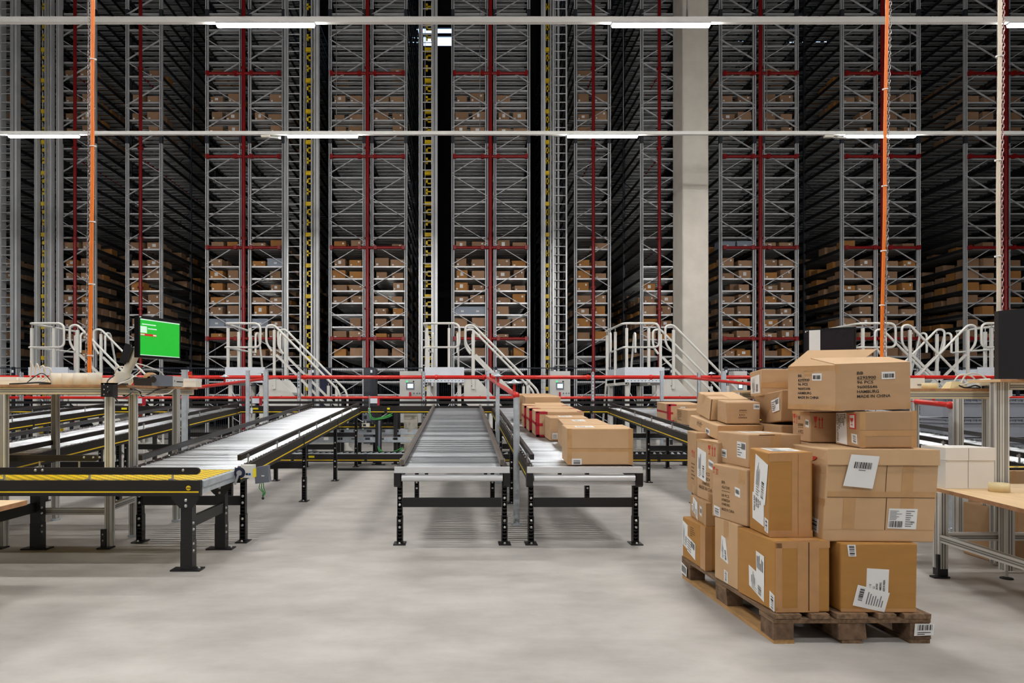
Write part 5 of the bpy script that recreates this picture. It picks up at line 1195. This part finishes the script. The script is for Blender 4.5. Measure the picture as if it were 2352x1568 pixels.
for x, y in ((xat(2312, 4.45), 4.45), (3.2, 3.5), (5.0, 3.5), (5.0, 4.6)):
    b = MB(); b.cyl((x, y, .012), (x, y, .06), .01, 'bolt', 8); b.lathe((x, y, .001), [(.001, 0), (.04, 0), (.036, .008), (.012, .014), (.001, .014)], 'dark_plastic', 14); b.build('foot', t)
b = MB(); b.box(lx-.075, 4.45, .001, lx+.03, 4.5, .012, 'dark_plastic'); b.box(lx-.05, 4.455, .012, lx-.032, 4.475, .16, 'dark_plastic'); b.box(lx-.03, 4.47, .012, lx+.03, 4.53, .059, 'dark_plastic'); b.build('foot', t)
# white lidded box on it
t = thing('white_carton', 'large white lidded box on the low right table', 'box', (3.43, 4.55, WZ))
x0, x1 = xat(2172, 4.49), xat(2283, 4.49); zt = zat(1028, 4.49)
b = MB(); b.box(x0, 4.49, WZ+.001, x1, 4.72, zt-.004, 'white_box'); b.box(x0+(x1-x0)*.46, 4.4885, WZ+.003, x0+(x1-x0)*.466, 4.49, zt-.085, 'ink_grey'); b.build('body', t)
b = MB(); b.box(x0-.004, 4.484, zt-.085, x1+.006, 4.725, zt, 'white_box'); b.box(x0+(x1-x0)*.46, 4.4825, zt-.083, x0+(x1-x0)*.466, 4.484, zt-.002, 'ink_grey'); b.build('lid', t)
x = xat(2295, 4.35); b = MB(); b.lathe((x, 4.35, WZ+.001), [(.045, 0), (.058, 0), (.058, .055), (.045, .055), (.045, 0)], 'tape_roll', 24); tag(b.build('tape_roll', None, (x, 4.35, WZ)), 'clear tape roll in front of the white lidded box', 'tape roll')
# shelf on a post above the table with the large dark monitor
SZ = zat(871, 4.76); x = xat(2305, 4.76)
t = thing('monitor_shelf', 'tall aluminium post frame carrying a wooden shelf at the right edge', 'shelf', (x, 4.8, 0))
profile(t, (x-.025, 4.80, .02), (x-.025, 4.80, SZ-.02), .05, 'post'); profile(t, (x+.03, 4.80, .02), (x+.03, 4.80, SZ-.02), .05, 'post'); profile(t, (x+.06, 4.80, SZ-.05), (5.1, 4.80, SZ-.05), .05, 'frame_rail', 'alu'); profile(t, (5.0, 4.80, .02), (5.0, 4.80, SZ-.076), .05, 'post')
b = MB(); b.box(x-.07, 4.70, SZ-.019, 5.15, 5.0, SZ, 'plywood'); b.box(x-.07, 4.699, SZ-.018, 5.15, 4.70, SZ-.001, 'ply_edge'); b.build('shelf_board', t)
t = thing('monitor', 'large black monitor seen from behind on the shelf at the right edge', 'monitor', (4.1, 4.85, SZ))
ml = xat(2296, 4.72); b = MB(); b.hexa([(ml, 4.73, SZ+.002), (ml+.55, 4.55, SZ+.002), (ml+.56, 4.6, SZ+.002), (ml+.01, 4.78, SZ+.002), (ml, 4.73, zat(714, 4.73)), (ml+.55, 4.55, zat(690, 4.55)), (ml+.56, 4.6, zat(690, 4.55)), (ml+.01, 4.78, zat(714, 4.73))], 'dark_plastic'); b.build('casing', t)
b = MB(); b.cyl((ml+.3, 4.72, SZ+.001), (ml+.3, 4.72, SZ+.2), .03, 'dark_plastic', 10); b.build('stand', t)
# cartons under and behind the right table
for a, c, pb, pt, Y, lab in ((2278, 2400, 1285, 1165, 4.9, 'brown carton under the low right table'), (2322, 2420, 1112, 1086, 5.05, 'brown carton behind the tall post frame')):
    x0, x1 = xat(a, Y), xat(c, Y); zt = zat(pt, Y); z0 = .001 if pb > 1200 else zat(pb, Y)-.55
    b = [V((x0, Y, max(z0, .001))), V((x1, Y, max(z0, .001))), V((x1, Y+.28, max(z0, .001))), V((x0, Y+.28, max(z0, .001)))]
    if pb < 1200: b = [p+V((0, .15, 0)) for p in b]
    c = Carton('cardboard_box', lab, b, [V((p.x, p.y, zt)) for p in b], 'tan', None); c.tape(c.front, .4, 0, .5, 1); c.done()
# yellow belt end of the right-hand line
b = MB(); b.box(3.75, 5.28, .62, 6.6, 5.42, .655, 'belt'); b.box(3.75, 5.25, .54, 6.6, 5.28, .66, 'black_rail'); b.box(3.75, 5.42, .54, 6.6, 5.44, .66, 'black_rail'); b.box(4.75, 5.30, 0, 4.8, 5.4, .54, 'black_steel'); b.box(6.3, 5.30, 0, 6.35, 5.4, .54, 'black_steel'); tag(b.build('belt_conveyor', None, (4.6, 5.3, 0)), 'yellow belt strip in a black frame behind the right post frame', 'conveyor')
# grey crates
def crate_mesh(w=.53, d=.4, h=.232):
    b = MB(); t_ = .015
    b.box(0, 0, 0, w, d, t_, 'grey_plastic'); b.box(0, 0, t_, w, t_, h, 'grey_plastic'); b.box(0, d-t_, t_, w, d, h, 'grey_plastic'); b.box(0, t_, t_, t_, d-t_, h, 'grey_plastic'); b.box(w-t_, t_, t_, w, d-t_, h, 'grey_plastic')
    for z in (h-.05, h-.005): b.box(-.006, -.018, z-.01, w+.006, 0, z+.004, 'grey_plastic'); b.box(-.012, 0, z-.01, 0, d, z+.004, 'grey_plastic')
    for k in range(7): x = .04+k*(w-.08)/6; b.box(x-.004, -.016, h-.05, x+.004, 0, h-.012, 'grey_plastic')
    b.box(.2*w, -.002, h*.32, .42*w, 0, h*.5, 'paper'); return b.mesh('plastic_crate')
CM = crate_mesh()
for k in range(5):
    for j in range(2):
        o = bpy.data.objects.new('plastic_crate', CM); COL.objects.link(o); o.location = (5.86+j*.55, 8.05, .001+k*.244); ORG[o] = o.location.copy()
        tag(o, 'grey plastic crate, %s stack, %s' % (('near the pallet, left', 'right')[j], ('lowest on the floor', 'second from floor', 'third from floor', 'fourth from floor', 'topmost')[k]), 'crate', 'grey crates behind the right table')
# ------------------------------------------------------------------ lighting rows
def light_row(Y, z, lamps, label, bar=.085, lab_l=None, length=1.5, x0=-16, x1=16):
    t = thing('lighting_trunking', label, 'light rail', (0, Y, z), 'white light rails')
    b = MB(); b.box(x0, Y-.035, z-bar/2, x1, Y+.035, z+bar/2, 'rail_white'); b.build('rail', t)
    b = MB()
    for k in range(-4, 5):
        xx = k*3.05+.4; b.cyl((xx, Y, z+bar/2), (xx, Y, z+.16), .012, 'bolt', 6); b.cyl((xx, Y, z+.15), (xx, Y, 23.99), .008, 'bolt', 5)
    b.build('suspension_wires', t)
    for i, (xc, lb) in enumerate(lamps):
        t = thing('linear_lamp', lb, 'lamp', (xc, Y, z-bar/2), 'strip lamps on the light rails')
        zz = z-bar/2
        b = MB(); b.box(xc-length/2, Y-.04, zz-.022, xc+length/2, Y+.04, zz-.001, 'white_alu'); b.build('housing', t)
        b = MB()
        pr = [(-.036, 0), (-.03, -.03), (.03, -.03), (.036, 0)]
        a, c = xc-length/2+.01, xc+length/2-.01
        vs = [(a, Y+p, zz-.0225+q) for p, q in pr]+[(c, Y+p, zz-.0225+q) for p, q in pr]
        b.add(vs, [(0, 1, 2, 3), (7, 6, 5, 4), (0, 4, 5, 1), (1, 5, 6, 2), (2, 6, 7, 3), (3, 7, 4, 0)], 'lamp_glow'); b.build('diffuser', t)
Y1, Y2 = 10.1, 14.07
light_row(Y1, zat(47, Y1), [(xat(610, Y1), 'lit strip lamp on the upper rail, left of centre'), (xat(1518, Y1), 'lit strip lamp on the upper rail before the concrete column'), (xat(2428, Y1), 'lit strip lamp on the upper rail, cut by the right picture edge'), (xat(-298, Y1), 'lit strip lamp on the upper rail beyond the picture')], 'upper white lighting rail hanging across the hall')
light_row(Y2, zat(306, Y2), [(xat(101, Y2), 'lit strip lamp on the lower rail, leftmost of its row'), (xat(741, Y2), 'lit strip lamp on the lower rail beside the crane ladder'), (xat(1384, Y2), 'lit strip lamp on the lower rail before the lone narrow bay'), (xat(2021, Y2), 'lit strip lamp on the lower rail crossed by the orange hose'), (xat(2664, Y2), 'lit strip lamp on the lower rail beyond the picture'), (xat(-540, Y2), 'lit strip lamp of the lower rail beyond the left edge')], 'lower white lighting rail hanging across the hall', bar=.07)
for j, yy in enumerate((6.1, 2.1, -2.0)):
    light_row(yy, 6.88, [(k*6.0-3.0+(j % 2)*.3, 'strip lamp overhead behind the viewer, rail %d, place %d' % (j+1, k+2)) for k in range(-1, 3)], 'white lighting rail overhead, number %d before the picture' % (j+1), length=1.5)
for px, w in ((622, 'left'), (1915, 'right')):
    x = xat(px, Y2); z = zat(311, Y2)
    t = thing('light_sensor', 'small white sensor box under the lower rail at %s' % w, 'sensor', (x, Y2, z), 'sensors under the light rail')
    b = MB(); b.box(x-.2, Y2-.035, z-.045, x-.02, Y2+.035, z+.002, 'cream'); b.build('box', t)
    b = MB(); b.hexa([(x, Y2-.14, z-.1), (x+.2, Y2-.14, z-.12), (x+.2, Y2+.05, z-.06), (x, Y2+.05, z-.04), (x, Y2-.14, z-.07), (x+.2, Y2-.14, z-.09), (x+.2, Y2+.05, z+.0), (x, Y2+.05, z+.0)], 'white_paint'); b.build('cover', t)

# ------------------------------------------------------------------ camera and view
cam = bpy.data.cameras.new('camera'); co = bpy.data.objects.new('camera', cam); COL.objects.link(co)
cam.sensor_fit = 'HORIZONTAL'; cam.sensor_width = 36; cam.lens = F/2352*36
cam.shift_x = (1176-CX)/2352; cam.shift_y = (CY-784)/2352
co.location = (0, 0, H); co.rotation_euler = (math.pi/2, 0, 0); cam.clip_end = 200
sc = bpy.context.scene; sc.camera = co
w = bpy.data.worlds.new('world'); sc.world = w; w.use_nodes = True
w.node_tree.nodes['Background'].inputs[0].default_value = (.5, .62, .8, 1); w.node_tree.nodes['Background'].inputs[1].default_value = .05
vs = sc.view_settings
vs.view_transform = 'Standard'; vs.look = 'None'; vs.gamma = 1; vs.use_curve_mapping = False; vs.exposure = 0.04
cy = sc.cycles
cy.max_bounces = 6; cy.diffuse_bounces = 3; cy.glossy_bounces = 3; cy.transmission_bounces = 1; cy.sample_clamp_indirect = 6; cy.use_adaptive_sampling = True; cy.adaptive_threshold = .025
